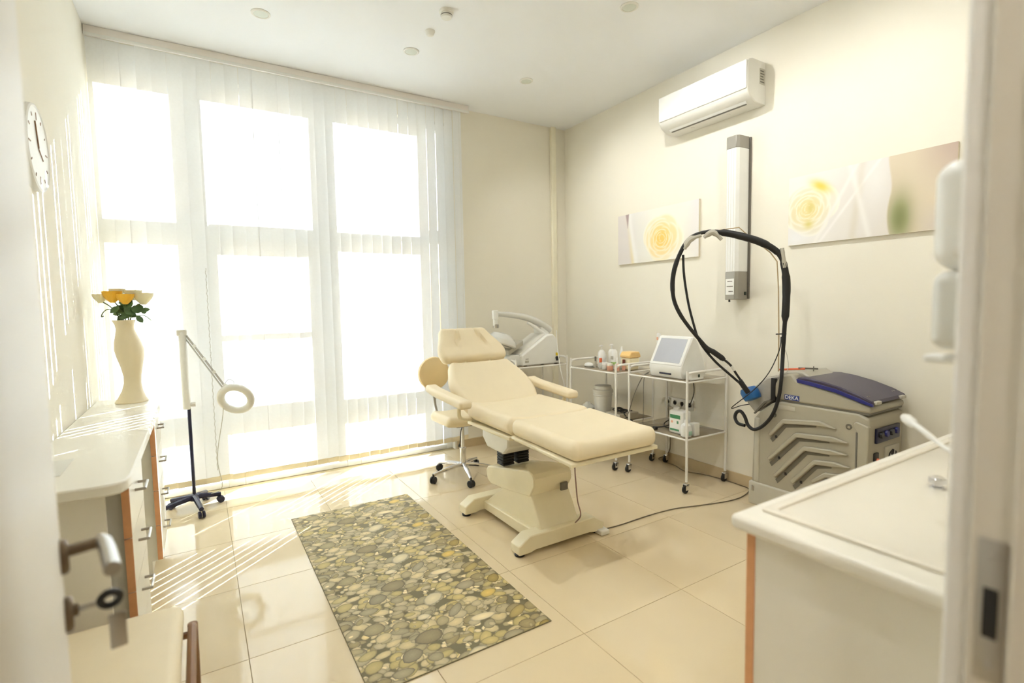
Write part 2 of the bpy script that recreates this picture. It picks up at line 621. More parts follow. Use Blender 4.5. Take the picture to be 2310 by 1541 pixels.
# corridor lamp added unseen behind the viewer to brighten the doorway
kl = thing('added_corridor_lamp', 'added unseen corridor lamp that brightens the doorway from behind the viewer', 'ceiling lamp', (-0.2, -0.75, ZC))
obj('lamp_base', MB().lathe([(0.17, 0), (0.17, -0.03), (0.16, -0.035)], (-0.2, -0.75, ZC), 'Z', 28), M_WHITE, kl)
obj('lamp_shade', MB().lathe([(0.16, -0.03), (0.155, -0.055), (0.10, -0.08), (0.01, -0.088)], (-0.2, -0.75, ZC), 'Z', 28), M_LENS, kl)
kd = bpy.data.lights.new('added_corridor_fill', 'AREA')
kd.shape = 'DISK'; kd.size = 0.3; kd.energy = 11.0; kd.color = (1.0, 0.96, 0.9)
ko = bpy.data.objects.new('lamp', kd)
COL.objects.link(ko); ko.parent = kl; ko.location = (0, 0, -0.1)

# ------------------------------------------------------------------ window: frames and panes
wn = sempty('window_1', ((WX0 + WX1) / 2, YB + 0.1, 0))
FY0, FY1 = YB + 0.06, YB + 0.13


def bar(n, x0, x1, z0, z1, d=0.0):
    return obj(n, MB().rbox(x0, x1, FY0 - d, FY1 + d, z0, z1, 0.006, 2, 1), M_PVC, wn)


MX = [(WX0, WX0 + 0.07), (0.135, 0.25), (1.04, 1.155), (WX1 - 0.06, WX1)]
for a, b in MX:
    bar('mullion', a, b, 0.0, 3.05)
for k in range(3):
    x0, x1 = MX[k][1], MX[k + 1][0]
    bar('head_rail', x0, x1, 2.99, 3.05)
    bar('sill_rail', x0, x1, 0.0, 0.045)
    if k == 1:
        bar('transom', x0, x1, 1.91, 2.08, 0.01)
        bar('door_stile', x0, x0 + 0.06, 0.045, 1.91, -0.01)
        bar('door_stile', x1 - 0.06, x1, 0.045, 1.91, -0.01)
        bar('door_bottom_rail', x0 + 0.06, x1 - 0.06, 0.56, 0.73, -0.01)
        bar('door_bar', x0 + 0.06, x1 - 0.06, 1.26, 1.285, -0.015)
        zs = [(0.045, 0.56), (0.73, 1.26), (1.285, 1.91), (2.08, 2.99)]
    else:
        bar('transom', x0, x1, 1.96, 2.08)
        bar('lower_rail', x0, x1, 0.53, 0.70)
        zs = [(0.045, 0.53), (0.70, 1.96), (2.08, 2.99)]
    for z0, z1 in zs:
        i = 0.06 if (k == 1 and z1 < 1.95) else 0.0
        obj('pane', MB().box(x0 + i, x1 - i, YB + 0.09, YB + 0.098, z0, z1), M_PANE, wn)

# ------------------------------------------------------------------ vertical blind
BY = 4.30
bl = thing('vertical_blind', 'white fabric vertical blind covering the tall sunlit window from ceiling to floor', 'blind', (0.85, BY, 0.085))
obj('head_rail', MB().rbox(XL + 0.004, 2.215, BY - 0.022, BY + 0.022, 3.155, ZC - 0.001, 0.003, 2, 1), mat('rail_aluminium', (240, 234, 228), 0.35), bl)
obj('rail_lip', MB().rbox(XL + 0.004, 2.215, BY - 0.027, BY - 0.021, 3.142, 3.163, 0.002, 1, 1), M_WHITE, bl)
PITCHS, NS = 0.0862, 31
sl = MB().box(-0.0445, 0.0445, -0.0004, 0.0004, 0.0, 3.05)
# gentle curve of the fabric across its width
sl = MB()
NW = 6
for side in (0, 1):
    pass
vs, fs = [], []
for z in (0.0, 3.045):
    for k in range(NW + 1):
        u = -0.0445 + 0.089 * k / NW
        vs.append((u, 0.0035 * (1 - (u / 0.0445) ** 2), z))
for k in range(NW):
    fs.append((k, k + 1, NW + 1 + k + 1, NW + 1 + k))
sme = bpy.data.meshes.new('slat'); sme.from_pydata(vs, [], fs); sme.update(); sme.shade_smooth(); sme.materials.append(M_SLAT)
hm = MB().rbox(-0.0445, 0.0445, -0.0012, 0.0048, 0.0, 0.042, 0.001, 1, 3)
hme = bpy.data.meshes.new('hem'); hme.from_pydata(hm.v, [], hm.f); hme.update(); hme.materials.append(M_HEM)
rs = random.Random(21)
for i in range(NS):
    x = XL + 0.05 + PITCHS * i + rs.uniform(-0.002, 0.002)
    s_ = bpy.data.objects.new('slat', sme)
    COL.objects.link(s_)
    s_.parent = bl
    s_.location = Vector((x, BY, 0.10 + rs.uniform(-0.003, 0.003))) - bl.location
    ang = 6.6 + rs.uniform(-2.5, 2.0)
    if i < 14 and i not in (3, 9):             # hang almost shut in the left half
        ang = rs.uniform(-1.0, 2.5)
    if i == 28:
        ang += 4
    s_.rotation_euler = (rs.uniform(-0.0012, 0.0012), rs.uniform(-0.0012, 0.0012), R(ang))
    h_ = bpy.data.objects.new('hem', hme)
    COL.objects.link(h_)
    h_.parent = s_
obj('pull_cord', MB().tube([(2.10, BY - 0.035, 3.15), (2.105, BY - 0.04, 1.6), (2.1, BY - 0.035, 0.75)], 0.0018, 6, 4), M_WHITE, bl)
ch = MB()
for k in range(185):
    z = 0.2 + k * 0.008
    ch.lathe([(0.0006, -0.003), (0.003, -0.0015), (0.003, 0.0015), (0.0006, 0.003)], (0.062 + 0.002 * math.sin(k), BY - 0.03, z), 'Z', 6)
obj('bead_chain', ch, M_GREYL, bl)

# ------------------------------------------------------------------ outside
tag(obj('forecourt_paving', MB().box(-14, 18, YB + 0.3, 22, -0.25, -0.15), M_CONC), 'pale paved forecourt outside the tall window', 'pavement')
hb = thing('neighbouring_house', 'pale house with sloping roof faintly seen through the left window pane', 'house', (-1.4, 13, -0.15))
obj('house_wall', MB().box(-6.4, 1.2, 12, 16, -0.15, 3.0), M_PLAST, hb)
obj('house_roof', MB().prism([(-7.0, 2.9), (1.8, 3.9), (1.8, 4.1), (-7.0, 3.1)], 'Y', 11.4, 16.4), M_ROOF, hb)

# ================================================================== CEILING FITTINGS
DL = 'recessed ceiling downlights'
DL_W = 70.0


def downlight(x, y, label, watt=0.0, tilt=(0, 0)):
    t = thing('ceiling_downlight', label, 'downlight', (x, y, ZC), DL)
    obj('trim_ring', MB().lathe([(0.056, 0), (0.056, -0.004), (0.048, -0.009), (0.042, -0.007), (0.042, 0)], (x, y, ZC), 'Z', 28), M_WHITE2, t)
    obj('lens', MB().lathe([(0.042, -0.001), (0.042, -0.0055), (0.03, -0.008), (0.002, -0.009)], (x, y, ZC), 'Z', 28), M_LENS, t)
    if not watt:                                           # switched off
        return
    ld = bpy.data.lights.new('added_fill_beam', 'SPOT')     # beam added as room fill; the seen fittings are unlit
    ld.energy = watt
    ld.spot_size = R(128)
    ld.spot_blend = 1.0
    ld.shadow_soft_size = 0.04
    ld.color = (1.0, 0.99, 0.96)
    lo_ = bpy.data.objects.new('lamp', ld)
    COL.objects.link(lo_)
    lo_.parent = t
    lo_.location = (0, 0, -0.05)
    lo_.rotation_euler = Vector((tilt[0], tilt[1], -1)).to_track_quat('-Z', 'Y').to_euler()


downlight(0.428, 3.60, 'round recessed downlight at the far left of the ceiling, above the window blind')
downlight(1.403, 3.585, 'round recessed downlight beside the small ceiling sensor near the blind')
downlight(2.39, 3.58, 'round recessed downlight in the ceiling corner right of the window blind', DL_W * 0.28, (0.5, -0.1))
downlight(2.378, 2.395, 'round recessed downlight at the top edge, nearest the wall air conditioner', DL_W * 0.32, (0.8, 0.0))
for (x, y, w, e, tl) in ((0.428, 2.395, 'near the left wall, above the pebble mat', 6.0, (0, 0)), (1.403, 2.395, 'above the treatment chair', 8.0, (0, 0)),
                         (0.428, 1.2, 'nearest the open door', 28.0, (0.8, -0.2)), (1.403, 1.2, 'above the sink end of the room', 24.0, (-0.45, -0.1)),
                         (2.378, 1.2, 'above the laser machine side of the sink', DL_W * 0.36, (0.6, 0.2))):
    downlight(x, y, 'added unseen fill downlight ' + w, e, tl or (0, 0))  # out-of-view fittings added as fill for walls and furniture
t = thing('smoke_detector', 'white round smoke detector with dark slot, larger of the two ceiling sensors', 'smoke detector', (1.415, 3.004, ZC))
obj('mount', MB().lathe([(0.045, 0), (0.045, -0.012), (0.04, -0.014)], (1.415, 3.004, ZC), 'Z', 24), M_WHITE2, t)
obj('chamber', MB().lathe([(0.034, -0.014), (0.036, -0.03), (0.032, -0.042), (0.012, -0.046)], (1.415, 3.004, ZC), 'Z', 24), M_WHITE2, t)
obj('vent_slot', MB().lathe([(0.0365, -0.026), (0.0365, -0.031)], (1.415, 3.004, ZC), 'Z', 24), M_GREYD, t)
t = thing('ceiling_sensor', 'small white ceiling sensor between the smoke detector and a downlight', 'sensor', (1.416, 3.27, ZC))
obj('mount', MB().lathe([(0.034, 0), (0.034, -0.006), (0.03, -0.01)], (1.416, 3.27, ZC), 'Z', 20), M_WHITE2, t)
obj('sensor_head', MB().lathe([(0.03, -0.01), (0.024, -0.026), (0.016, -0.032), (0.004, -0.034)], (1.416, 3.27, ZC), 'Z', 20), M_WHITE2, t)

# ================================================================== RIGHT WALL
# air conditioner
AY0, AY1, AZ0, AZ1 = 2.13, 2.895, 2.715, 3.0
ac = thing('air_conditioner', 'white wall-mounted split air conditioner high on the right wall', 'air conditioner', (XR, (AY0 + AY1) / 2, AZ0))
prof = [(XR, AZ0), (XR, AZ1), (XR - 0.15, AZ1), (XR - 0.185, AZ1 - 0.012), (XR - 0.205, AZ1 - 0.05), (XR - 0.205, AZ0 + 0.075),
        (XR - 0.185, AZ0 + 0.04), (XR - 0.12, AZ0 + 0.005), (XR - 0.08, AZ0)]
obj('body', MB().prism(prof, 'Y', AY0, AY1), M_WHITE2, ac, 0.006)
obj('front_panel', MB().rbox(XR - 0.215, XR - 0.2, AY0 + 0.004, AY1 - 0.004, AZ0 + 0.078, AZ1 - 0.02, 0.006, 3, 1), M_WHITE, ac)


def swing(x, y, z):      # lay the louvre on the sloping underside
    return (x, y, z)


lm = MB().prism([(XR - 0.196, AZ0 + 0.062), (XR - 0.192, AZ0 + 0.066), (XR - 0.128, AZ0 + 0.018), (XR - 0.132, AZ0 + 0.006)], 'Y', AY0 + 0.05, AY1 - 0.05)
obj('louvre', lm, M_WHITE, ac, 0.002)
obj('air_slot', MB().prism([(XR - 0.131, AZ0 + 0.012), (XR - 0.127, AZ0 + 0.003), (XR - 0.121, AZ0 + 0.001), (XR - 0.124, AZ0 + 0.012)], 'Y', AY0 + 0.06, AY1 - 0.06), M_GREYD, ac)
st = obj('energy_sticker', MB().box(XR - 0.072, XR - 0.012, AY0 - 0.0012, AY0 + 0.0005, AZ0 + 0.13, AZ0 + 0.235), M_GREYL, ac)
for k in range(5):
    obj('sticker_line', MB().box(XR - 0.066, XR - 0.02 - 0.006 * (k % 3), AY0 - 0.0018, AY0 - 0.0009, AZ0 + 0.142 + 0.018 * k, AZ0 + 0.150 + 0.018 * k), M_GREYD, st)
for y in (2.35, 2.66):
    obj('clip', MB().rbox(XR - 0.09, XR - 0.07, y, y + 0.02, AZ0 - 0.004, AZ0 + 0.006, 0.002, 1, 1), M_WHITE2, ac)

# germicidal lamp
UY0, UY1, UZ0, UZ1 = 2.237, 2.347, 1.385, 2.535
UD = 0.135
uv = thing('germicidal_wall_lamp', 'tall white and silver germicidal lamp box mounted upright on the right wall', 'wall lamp', (XR, (UY0 + UY1) / 2, UZ0))
obj('back_plate', MB().rbox(XR - 0.014, XR, UY0 - 0.012, UY1 + 0.012, UZ0 + 0.004, UZ1 - 0.004, 0.003, 2, 1), M_GREYD, uv)
pf = [(XR - 0.014, UY0), (XR - UD + 0.02, UY0 + 0.004), (XR - UD, UY0 + 0.02), (XR - UD, UY1 - 0.02), (XR - UD + 0.02, UY1 - 0.004), (XR - 0.014, UY1)]
obj('housing', MB().prism(pf, 'Z', UZ0 + 0.2, UZ1 - 0.085), M_WHITE, uv, 0.002)
grow = [(x + (0.0 if x > XR - 0.02 else -0.0015), y + (-0.0015 if y < (UY0 + UY1) / 2 else 0.0015)) for x, y in pf]
obj('end_cap', MB().prism(grow, 'Z', UZ1 - 0.085, UZ1), M_SILV, uv, 0.004)
ec = obj('end_cap', MB().prism(grow, 'Z', UZ0, UZ0 + 0.2), M_SILV, uv, 0.004)
lb = obj('label', MB().box(XR - UD - 0.0028, XR - UD - 0.001, UY0 + 0.022, UY1 - 0.022, UZ0 + 0.035, UZ0 + 0.15), M_PAPER, uv)
for k, (a, b) in enumerate(((0.035, 0.06), (0.03, 0.065), (0.03, 0.05))):
    obj('label_line', MB().box(XR - UD - 0.0034, XR - UD - 0.0026, UY0 + a, UY0 + b + 0.015, UZ0 + 0.128 - 0.036 * k, UZ0 + 0.134 - 0.036 * k), M_GREYD, lb)
obj('switch', MB().rbox(XR - 0.05, XR - 0.03, UY0 - 0.006, UY0 + 0.003, UZ0 + 0.03, UZ0 + 0.055, 0.002, 2, 1), mat('green_black_switch', (24, 44, 36), 0.4), uv)
obj('foot_knob', MB().lathe([(0.006, 0), (0.008, -0.012), (0.005, -0.016)], (XR - UD + 0.03, UY1 - 0.03, UZ0), 'Z', 10), M_BLACKP, uv)
for k in range(3):
    obj('rib', MB().box(XR - UD - 0.0012, XR - UD + 0.001, UY0 + 0.035 + 0.02 * k, UY0 + 0.037 + 0.02 * k, UZ0 + 0.2, UZ1 - 0.085), M_LAMG, uv)


# flower prints: colours computed from soft petal shapes
def sm(a, b, x):
    t = max(0.0, min(1.0, (x - a) / (b - a)))
    return t * t * (3 - 2 * t)


def mixc(a, b, t):
    return tuple(a[i] + (b[i] - a[i]) * t for i in range(3))


def picture(name, label, y_right, y_left, z0, z1, fn, cat='picture', nx=150, ny=76):
    t = thing(name, label, cat, (XR, (y_right + y_left) / 2, z0), 'flower prints on the right wall')
    obj('canvas', MB().box(XR - 0.018, XR - 0.0005, y_right, y_left, z0, z1), M_CANVAS, t, 0.002)
    vs = []; fs = []; cols = []
    for j in range(ny + 1):
        for i in range(nx + 1):
            u, v = i / nx, j / ny                   # u from left of picture, v from its bottom
            vs.append((XR - 0.0186, y_left + (y_right - y_left) * u, z0 + (z1 - z0) * v))
            cols.append(fn(u * (y_left - y_right) / (z1 - z0), v))
    for j in range(ny):
        for i in range(nx):
            a = j * (nx + 1) + i
            fs.append((a, a + nx + 1, a + nx + 2, a + 1))
    mb = MB(); mb.v = vs; mb.f = fs
    o = obj('flower_print', mb, M_PRINT, t, flat=True)
    at = o.data.color_attributes.new('print', 'FLOAT_COLOR', 'POINT')
    for k, c in enumerate(cols):
        at.data[k].color = lin(c)


PET = {}
for seed_ in (1, 2):
    rp_ = random.Random(seed_)
    PET[seed_] = []
    for i_ in range(26):
        k_ = i_ / 25
        PET[seed_].append((i_ * 2.4 + rp_.uniform(-0.3, 0.3), 0.62 * (1 - k_) ** 0.9, 0.56 * (1 - k_) ** 0.8 + 0.14, rp_.uniform(0.62, 0.9), k_))


def petals(c, x, y, cx0, cy0, rad, outer, inner, seed_):
    """overlapping rose petals drawn from the outside in"""
    for (a, d, r, asp, k) in PET[seed_]:
        px_, py_ = x - cx0 - rad * d * math.cos(a), y - cy0 - rad * d * math.sin(a)
        u = (px_ * math.cos(a) + py_ * math.sin(a)) / (rad * r * asp)
        v = (-px_ * math.sin(a) + py_ * math.cos(a)) / (rad * r)
        q = math.hypot(u, v)
        if q < 1.06:
            col = mixc(outer, inner, min(1.0, k * 1.15))
            col = mixc(col, (251, 247, 234), sm(0.72, 0.96, q) * sm(-0.3, 0.7, u) * 0.8)
            col = mixc(col, inner, sm(0.1, 0.9, -u) * 0.45)
            c = mixc(c, col, 1 - sm(0.94, 1.06, q))
    return c


def rose_a(x, y):      # white rose with warm yellow heart, grey-mauve petal at left
    c = mixc((232, 230, 228), (246, 242, 228), sm(0.2, 1.2, x))
    c = mixc(c, (230, 226, 226), sm(1.55, 2.0, x) * (0.6 + 0.4 * y))
    # left outer petals
    e = x - 0.42 - 0.12 * math.sin(3 * y + 0.4)
    c = mixc(c, (226, 218, 214), (1 - sm(-0.12, 0.02, e)) * 0.8)
    e2 = x - 0.27 - 0.16 * (1 - y)
    c = mixc(c, (232, 216, 170), math.exp(-(e2 / 0.05) ** 2) * (1 - y) * 0.9)
    c = mixc(c, (248, 247, 244), math.exp(-((x - 0.5 + 0.18 * y) / 0.07) ** 2) * 0.8)
    # dark gap between petals at top left
    w = 0.16 * (y - 0.72)
    if y > 0.72:
        c = mixc(c, (178, 158, 158), 1 - sm(w - 0.01, w + 0.015, abs(x - 0.27 - 0.04 * (1 - y))))
    return petals(c, x, y, 1.16, 0.42, 0.44, (246, 236, 206), (250, 206, 112), 1)


def rose_b(x, y):      # large white petals, yellow heart at left, green and mauve blur at right
    c = mixc((238, 234, 228), (228, 222, 216), sm(0.4, 1.3, x))
    c = petals(c, x, y, 0.28, 0.5, 0.36, (238, 232, 216), (236, 220, 160), 2)
    c = mixc(c, (232, 206, 80), math.exp(-(((x - 0.46) / 0.12) ** 2 + ((y - 0.80 + 0.5 * (x - 0.46)) / 0.07) ** 2)) * 0.95)
    c = mixc(c, (222, 204, 120), math.exp(-(((x - 0.33) / 0.05) ** 2 + ((y - 0.52) / 0.09) ** 2)) * 0.8)
    c = mixc(c, (216, 200, 110), math.exp(-(((x - 0.30) / 0.06) ** 2 + ((y - 0.28) / 0.06) ** 2)) * 0.8)
    c = mixc(c, (240, 240, 242), math.exp(-(((x - 0.12) / 0.2) ** 2 + ((y - 0.08) / 0.12) ** 2)) * 0.8)
    for x0, k, w, col, s_ in ((0.55, 0.55, 0.03, (246, 242, 236), 0.8), (0.68, 0.75, 0.025, (248, 244, 240), 0.8),
                              (0.92, 0.12, 0.05, (216, 206, 186), 0.5), (1.02, -0.25, 0.04, (246, 243, 238), 0.7)):
        e = x - x0 - k * (y - 0.3)
        c = mixc(c, col, math.exp(-(e / w) ** 2) * s_)
    c = mixc(c, (240, 238, 236), math.exp(-(((x - 1.15) / 0.18) ** 2 + ((y - 0.75) / 0.4) ** 2)) * 0.7)
    e = x - 1.36 + 0.06 * math.cos(4.2 * (y - 0.25)) + 0.12 * sm(0.5, 1.0, y)
    bgc = mixc((222, 208, 184), (198, 178, 164), sm(1.5, 2.0, x) * sm(0.4, 1.0, y))
    bgc = mixc(bgc, (212, 204, 200), (1 - sm(0.05, 0.4, y)) * sm(1.55, 1.9, x) * 0.7)
    g = math.exp(-(((x - 1.44) / 0.13) ** 2 + ((y - 0.2) / 0.3) ** 2))
    bgc = mixc(bgc, (128, 136, 84), g * 0.95)
    return mixc(c, bgc, sm(-0.012, 0.012, e))


picture('flower_picture', 'canvas print of a white rose with orange-yellow heart, left of the wall lamp', 2.655, 3.556, 1.732, 2.18, rose_a)
picture('flower_picture', 'large pale petal canvas print with green blur, right of the wall lamp', 1.06, 1.942, 1.736, 2.176, rose_b)

# four-gang socket
sk = thing('wall_socket', 'white four-gang power socket on the right wall above the trolley shelf', 'socket', (XR, 2.85, 0.49))
obj('plate', MB().rbox(XR - 0.012, XR, 2.70, 3.0, 0.485, 0.57, 0.005, 3, 1), M_WHITE2, sk)
for k in range(4):
    y = 2.737 + 0.0755 * k
    g_ = obj('socket_face', MB().lathe([(0.026, -0.0125), (0.026, -0.014), (0.02, -0.0145), (0.018, -0.0125)], (XR, y, 0.5275), 'X', 20), M_WHITE2, sk)
    for d in (-0.008, 0.008):
        obj('hole', MB().lathe([(0.003, -0.0132), (0.003, -0.0150)], (XR, y + d, 0.5275), 'X', 8), M_GREYD, g_)

# ================================================================== TREATMENT CHAIR
bd = thing('treatment_chair', 'cream leatherette beauty treatment chair on a lifting base, reclined to a couch', 'treatment chair', (1.7, 2.5, 0))
BX = 1.705


def footbar(y, dy):
    p = [(1.405, 0.018), (1.405, 0.068), (1.475, 0.112), (1.935, 0.112), (2.005, 0.068), (2.005, 0.018), (1.93, 0.018), (1.90, 0.026), (1.51, 0.026), (1.48, 0.018)]
    o = obj('foot_bar', MB().prism(p, 'Y', y - dy, y + dy), M_CREAMP, bd, 0.006)
    for x in (1.435, 1.975):
        obj('rubber_foot', MB().lathe([(0.028, 0.0), (0.03, 0.008), (0.02, 0.02)], (x, y, 0), 'Z', 16), M_BLACK, o)


footbar(2.285, 0.045)
footbar(2.935, 0.045)
obj('base_beam', MB().prism([(2.3, 0.03), (2.3, 0.10), (2.9, 0.085), (2.9, 0.03)], 'X', 1.545, 1.865), M_CREAMP, bd, 0.006)
obj('column', MB().prism([(2.262, 0.09), (2.37, 0.29), (2.66, 0.25), (2.9, 0.08)], 'X', 1.57, 1.84), M_CREAMP, bd, 0.006)
obj('lift_arm', MB().prism([(2.868, 0.325), (2.391, 0.418), (2.345, 0.408), (2.327, 0.385), (2.327, 0.342), (2.373, 0.27), (2.60, 0.236), (2.83, 0.213),
                            (2.88, 0.235), (2.895, 0.29)], 'X', 1.565, 1.835), M_CREAMP, bd, 0.008)
obj('motor_slot', MB().rbox(1.75, 1.80, 2.318, 2.332, 0.285, 0.33, 0.003, 1, 1), M_GREYD, bd)
for x in (1.60, 1.71):
    bm_ = MB()
    for k in range(6):
        z = 0.375 + 0.017 * k
        bm_.rbox(x - 0.042, x + 0.042, 2.655, 2.735, z, z + 0.0165, 0.006, 2, 1)
    obj('bellows', bm_, M_BLACK, bd)
obj('motor_housing', MB().prism([(2.86, 0.62), (2.86, 0.53), (2.80, 0.475), (2.60, 0.47), (2.54, 0.52), (2.54, 0.62)], 'X', 1.525, 1.80), M_WHITE2, bd, 0.01)
obj('sub_frame', MB().rbox(1.47, 1.93, 1.95, 2.86, 0.61, 0.645, 0.006, 2, 1), M_CREAMP, bd)
# rails under cushions
SL, SR = 1.415, 1.99
obj('frame_rail', MB().rbox(SL + 0.004, SR - 0.004, 1.80, 2.33, 0.0, 0.02, 0.006, 2, 4, lambda x, y, z: (x, y, z + 0.618 + (y - 1.80) * 0.046)), M_CREAMP, bd)
obj('frame_rail', MB().rbox(SL + 0.004, SR - 0.004, 2.35, 2.86, 0.625, 0.648, 0.006, 2, 1), M_CREAMP, bd)


def legmap(x, y, z):          # leg rest: falls a little towards its end, raised side bolsters and end
    u = (x - BX) / 0.2875
    t = (y - 1.785) / 0.55
    base = 0.637 + 0.022 * t
    k = (z) / 0.095
    dish = 0.016 * sm(0.55, 1.0, abs(u)) + 0.010 * (1 - sm(0.0, 0.16, t)) - 0.006
    return (BX + u * (0.272 + 0.016 * t), y, base + z + dish * max(0, k - 0.3) + (0.0 if k < 0.5 else 0))


obj('leg_rest', MB().rbox(SL, SR, 1.785, 2.335, 0, 0.092, 0.042, 5, 9, legmap), M_CREAM, bd)


def seatmap(x, y, z):
    u = (x - BX) / 0.2875
    t = (y - 2.33) / 0.53
    dish = 0.022 * sm(0.55, 1.0, abs(u)) - 0.006
    return (x, y, 0.65 + z + dish * max(0, z / 0.1 - 0.3) + 0.008 * t)


obj('seat', MB().rbox(SL, SR, 2.325, 2.87, 0, 0.098, 0.042, 5, 9, seatmap), M_CREAM, bd)

# backrest: width w(t), rises from (2.84,.74) to (3.20,.985)
b0, b1 = Vector((0, 2.815, 0.735)), Vector((0, 3.205, 0.992))
bdir = (b1 - b0).normalized()
bn = Vector((0, -bdir.z, bdir.y))          # towards the sitter
bL = (b1 - b0).length


def backmap(x, y, z):          # x -1..1, y 0..1 along, z thickness 0 back .. 1 front
    hw = 0.268 + 0.036 * sm(0.0, 0.35, y) * (1 - sm(0.45, 1.0, y)) - 0.03 * sm(0.6, 1.0, y)
    if x > 0:
        hw += 0.0
    p = b0 + bdir * (bL * y) + bn * ((z - 1) * 0.095 + 0.012 * sm(0.6, 1.0, abs(x)) * z)
    return (BX - 0.012 + x * hw, p.y, p.z)


def unit_cushion(fn, r=0.3, asp=(1, 1, 1)):
    mb = MB().rbox(-asp[0], asp[0], 0, asp[1], 0, asp[2], r, 5, 8)
    return mb.map(lambda x, y, z: fn(x / asp[0], y / asp[1], z / asp[2]))


obj('backrest', unit_cushion(backmap, 0.042, (0.29, bL, 0.095)), M_CREAM, bd)
h0, h1 = Vector((0, 3.215, 1.0)), Vector((0, 3.405, 1.225))
hdir = (h1 - h0).normalized(); hn = Vector((0, -hdir.z, hdir.y)); hL = (h1 - h0).length


def headmap(x, y, z):
    hw = 0.268 - 0.105 * sm(0.25, 1.0, y) * (1 if x > 0 else 0.55) - 0.012 * (1 - sm(0, 0.3, y))
    crease = 0.0
    for cx_ in (-0.42, 0.42):
        crease += math.exp(-((x - cx_ - 0.12 * (0.7 - y) * (1 if cx_ > 0 else -1)) / 0.055) ** 2) * math.exp(-((y - 0.66) / 0.25) ** 2)
    p = h0 + hdir * (hL * y) + hn * ((z - 1) * 0.085 - 0.034 * crease * z + 0.01 * z * (1 - sm(0, 0.4, y)))
    return (BX - 0.012 + x * hw, p.y, p.z)


hb_ = MB().rbox(-0.27, 0.27, 0, hL, 0, 0.085, 0.04, 5, 22).map(lambda x, y, z: headmap(x / 0.27, y / hL, z / 0.085))
obj('headrest', hb_, M_CREAM, bd)
obj('back_frame', MB().tube([(BX - 0.1, 2.86, 0.63), (BX - 0.1, 3.08, 0.80), (BX - 0.1, 3.34, 1.06)], 0.012, 8)
    .tube([(BX + 0.1, 2.86, 0.63), (BX + 0.1, 3.08, 0.80), (BX + 0.1, 3.34, 1.06)], 0.012, 8), M_CREAMP, bd)


def arm(x0, x1, yb, yf, zb, zf):
    def f(x, y, z):
        t = (y - yf) / (yb - yf)
        return (x, y, zf + (zb - zf) * t + z + (0.010 * sm(0.75, 1, t)))
    a = obj('armrest', MB().rbox(x0, x1, yf, yb, -0.026, 0.026, 0.02, 4, 6, f), M_CREAM, bd)
    s = 1 if x0 < BX else -1
    xm = (x0 + x1) / 2
    obj('arm_bracket', MB().tube([(xm, yf + 0.10, zf - 0.02), (xm + 0.02 * s, yf + 0.13, zf - 0.10), (xm + 0.12 * s, yf + 0.16, 0.66)], 0.012, 8, 4), M_CREAMP, a)


arm(1.275, 1.36, 3.20, 2.66, 0.812, 0.785)
arm(2.035, 2.12, 3.12, 2.60, 0.812, 0.775)
obj('hand_control_cord', MB().tube([(1.70, 2.13, 0.615), (1.718, 2.15, 0.467), (1.724, 2.15, 0.387), (1.735, 2.15, 0.284), (1.756, 2.15, 0.198), (1.79, 2.24, 0.114)], 0.004, 6, 6), mat('mauve_cord', (150, 120, 110), 0.6), bd)
obj('pedal_switch', MB().rbox(1.955, 2.02, 2.20, 2.27, 0.001, 0.03, 0.008, 2, 1), M_WHITE2, bd)

# ------------------------------------------------------------------ saddle stool behind it
sx, sy = 1.757, 3.63
so = thing('rolling_stool', 'cream rolling stool with round back pad and chrome five-star base behind the treatment chair', 'stool', (sx, sy, 0))


def stoolseat(x, y, z):
    return (x, y, z + 0.025 * ((x - 1.70) / 0.19) ** 2 - 0.03 * sm(0.6, 1.0, (1.70 - x) / 0.19))


obj('seat', MB().rbox(1.545, 1.93, 3.44, 3.80, 0.445, 0.525, 0.04, 5, 6, stoolseat), M_CREAM, so)
obj('back_pad', MB().lathe([(0.02, -0.03), (0.105, -0.03), (0.13, -0.018), (0.135, 0), (0.13, 0.018), (0.105, 0.03), (0.02, 0.03)], (1.595, 3.80, 0.835), 'Y', 28), mat('shade_painted_tan_leatherette', (236, 212, 164), 0.5), so)  # shade put into the colour: cream pad darkened to tan
obj('back_post', MB().tube([(1.68, 3.70, 0.45), (1.63, 3.84, 0.50), (1.60, 3.845, 0.82)], 0.011, 8, 4), M_STEEL, so)
obj('seat_plate', MB().rbox(sx - 0.09, sx + 0.09, sy - 0.09, sy + 0.09, 0.425, 0.45, 0.006, 2, 1), M_BLACKP, so)
obj('gas_lift', MB().lathe([(0.013, 0.22), (0.013, 0.43)], (sx, sy, 0), 'Z', 14), M_CHROME, so)
obj('outer_tube', MB().lathe([(0.024, 0.085), (0.024, 0.225), (0.028, 0.228), (0.028, 0.238), (0.014, 0.24)], (sx, sy, 0), 'Z', 16), M_CHROME, so)
obj('height_lever', MB().tube([(sx - 0.02, sy - 0.06, 0.43), (sx - 0.06, sy - 0.10, 0.41), (sx - 0.085, sy - 0.13, 0.33), (sx - 0.10, sy - 0.14, 0.29)], [0.004, 0.004, 0.004, 0.008], 6, 4), M_BLACKP, so)


def castor(mb_owner, x, y, r, mat_w, ang, parent):
    c, s = math.cos(ang), math.sin(ang)
    w = MB()
    for off in (-0.012, 0.012):
        ww = MB().lathe([(0.006, off - 0.009), (r * 0.8, off - 0.009), (r, off - 0.005), (r, off + 0.005), (r * 0.8, off + 0.009), (0.006, off + 0.009)], (0, 0, r), 'Y', 16)
        w.add([(x + p[0] * c - p[1] * s, y + p[0] * s + p[1] * c, p[2]) for p in ww.v], ww.f)
    return obj('castor', w, mat_w, parent)


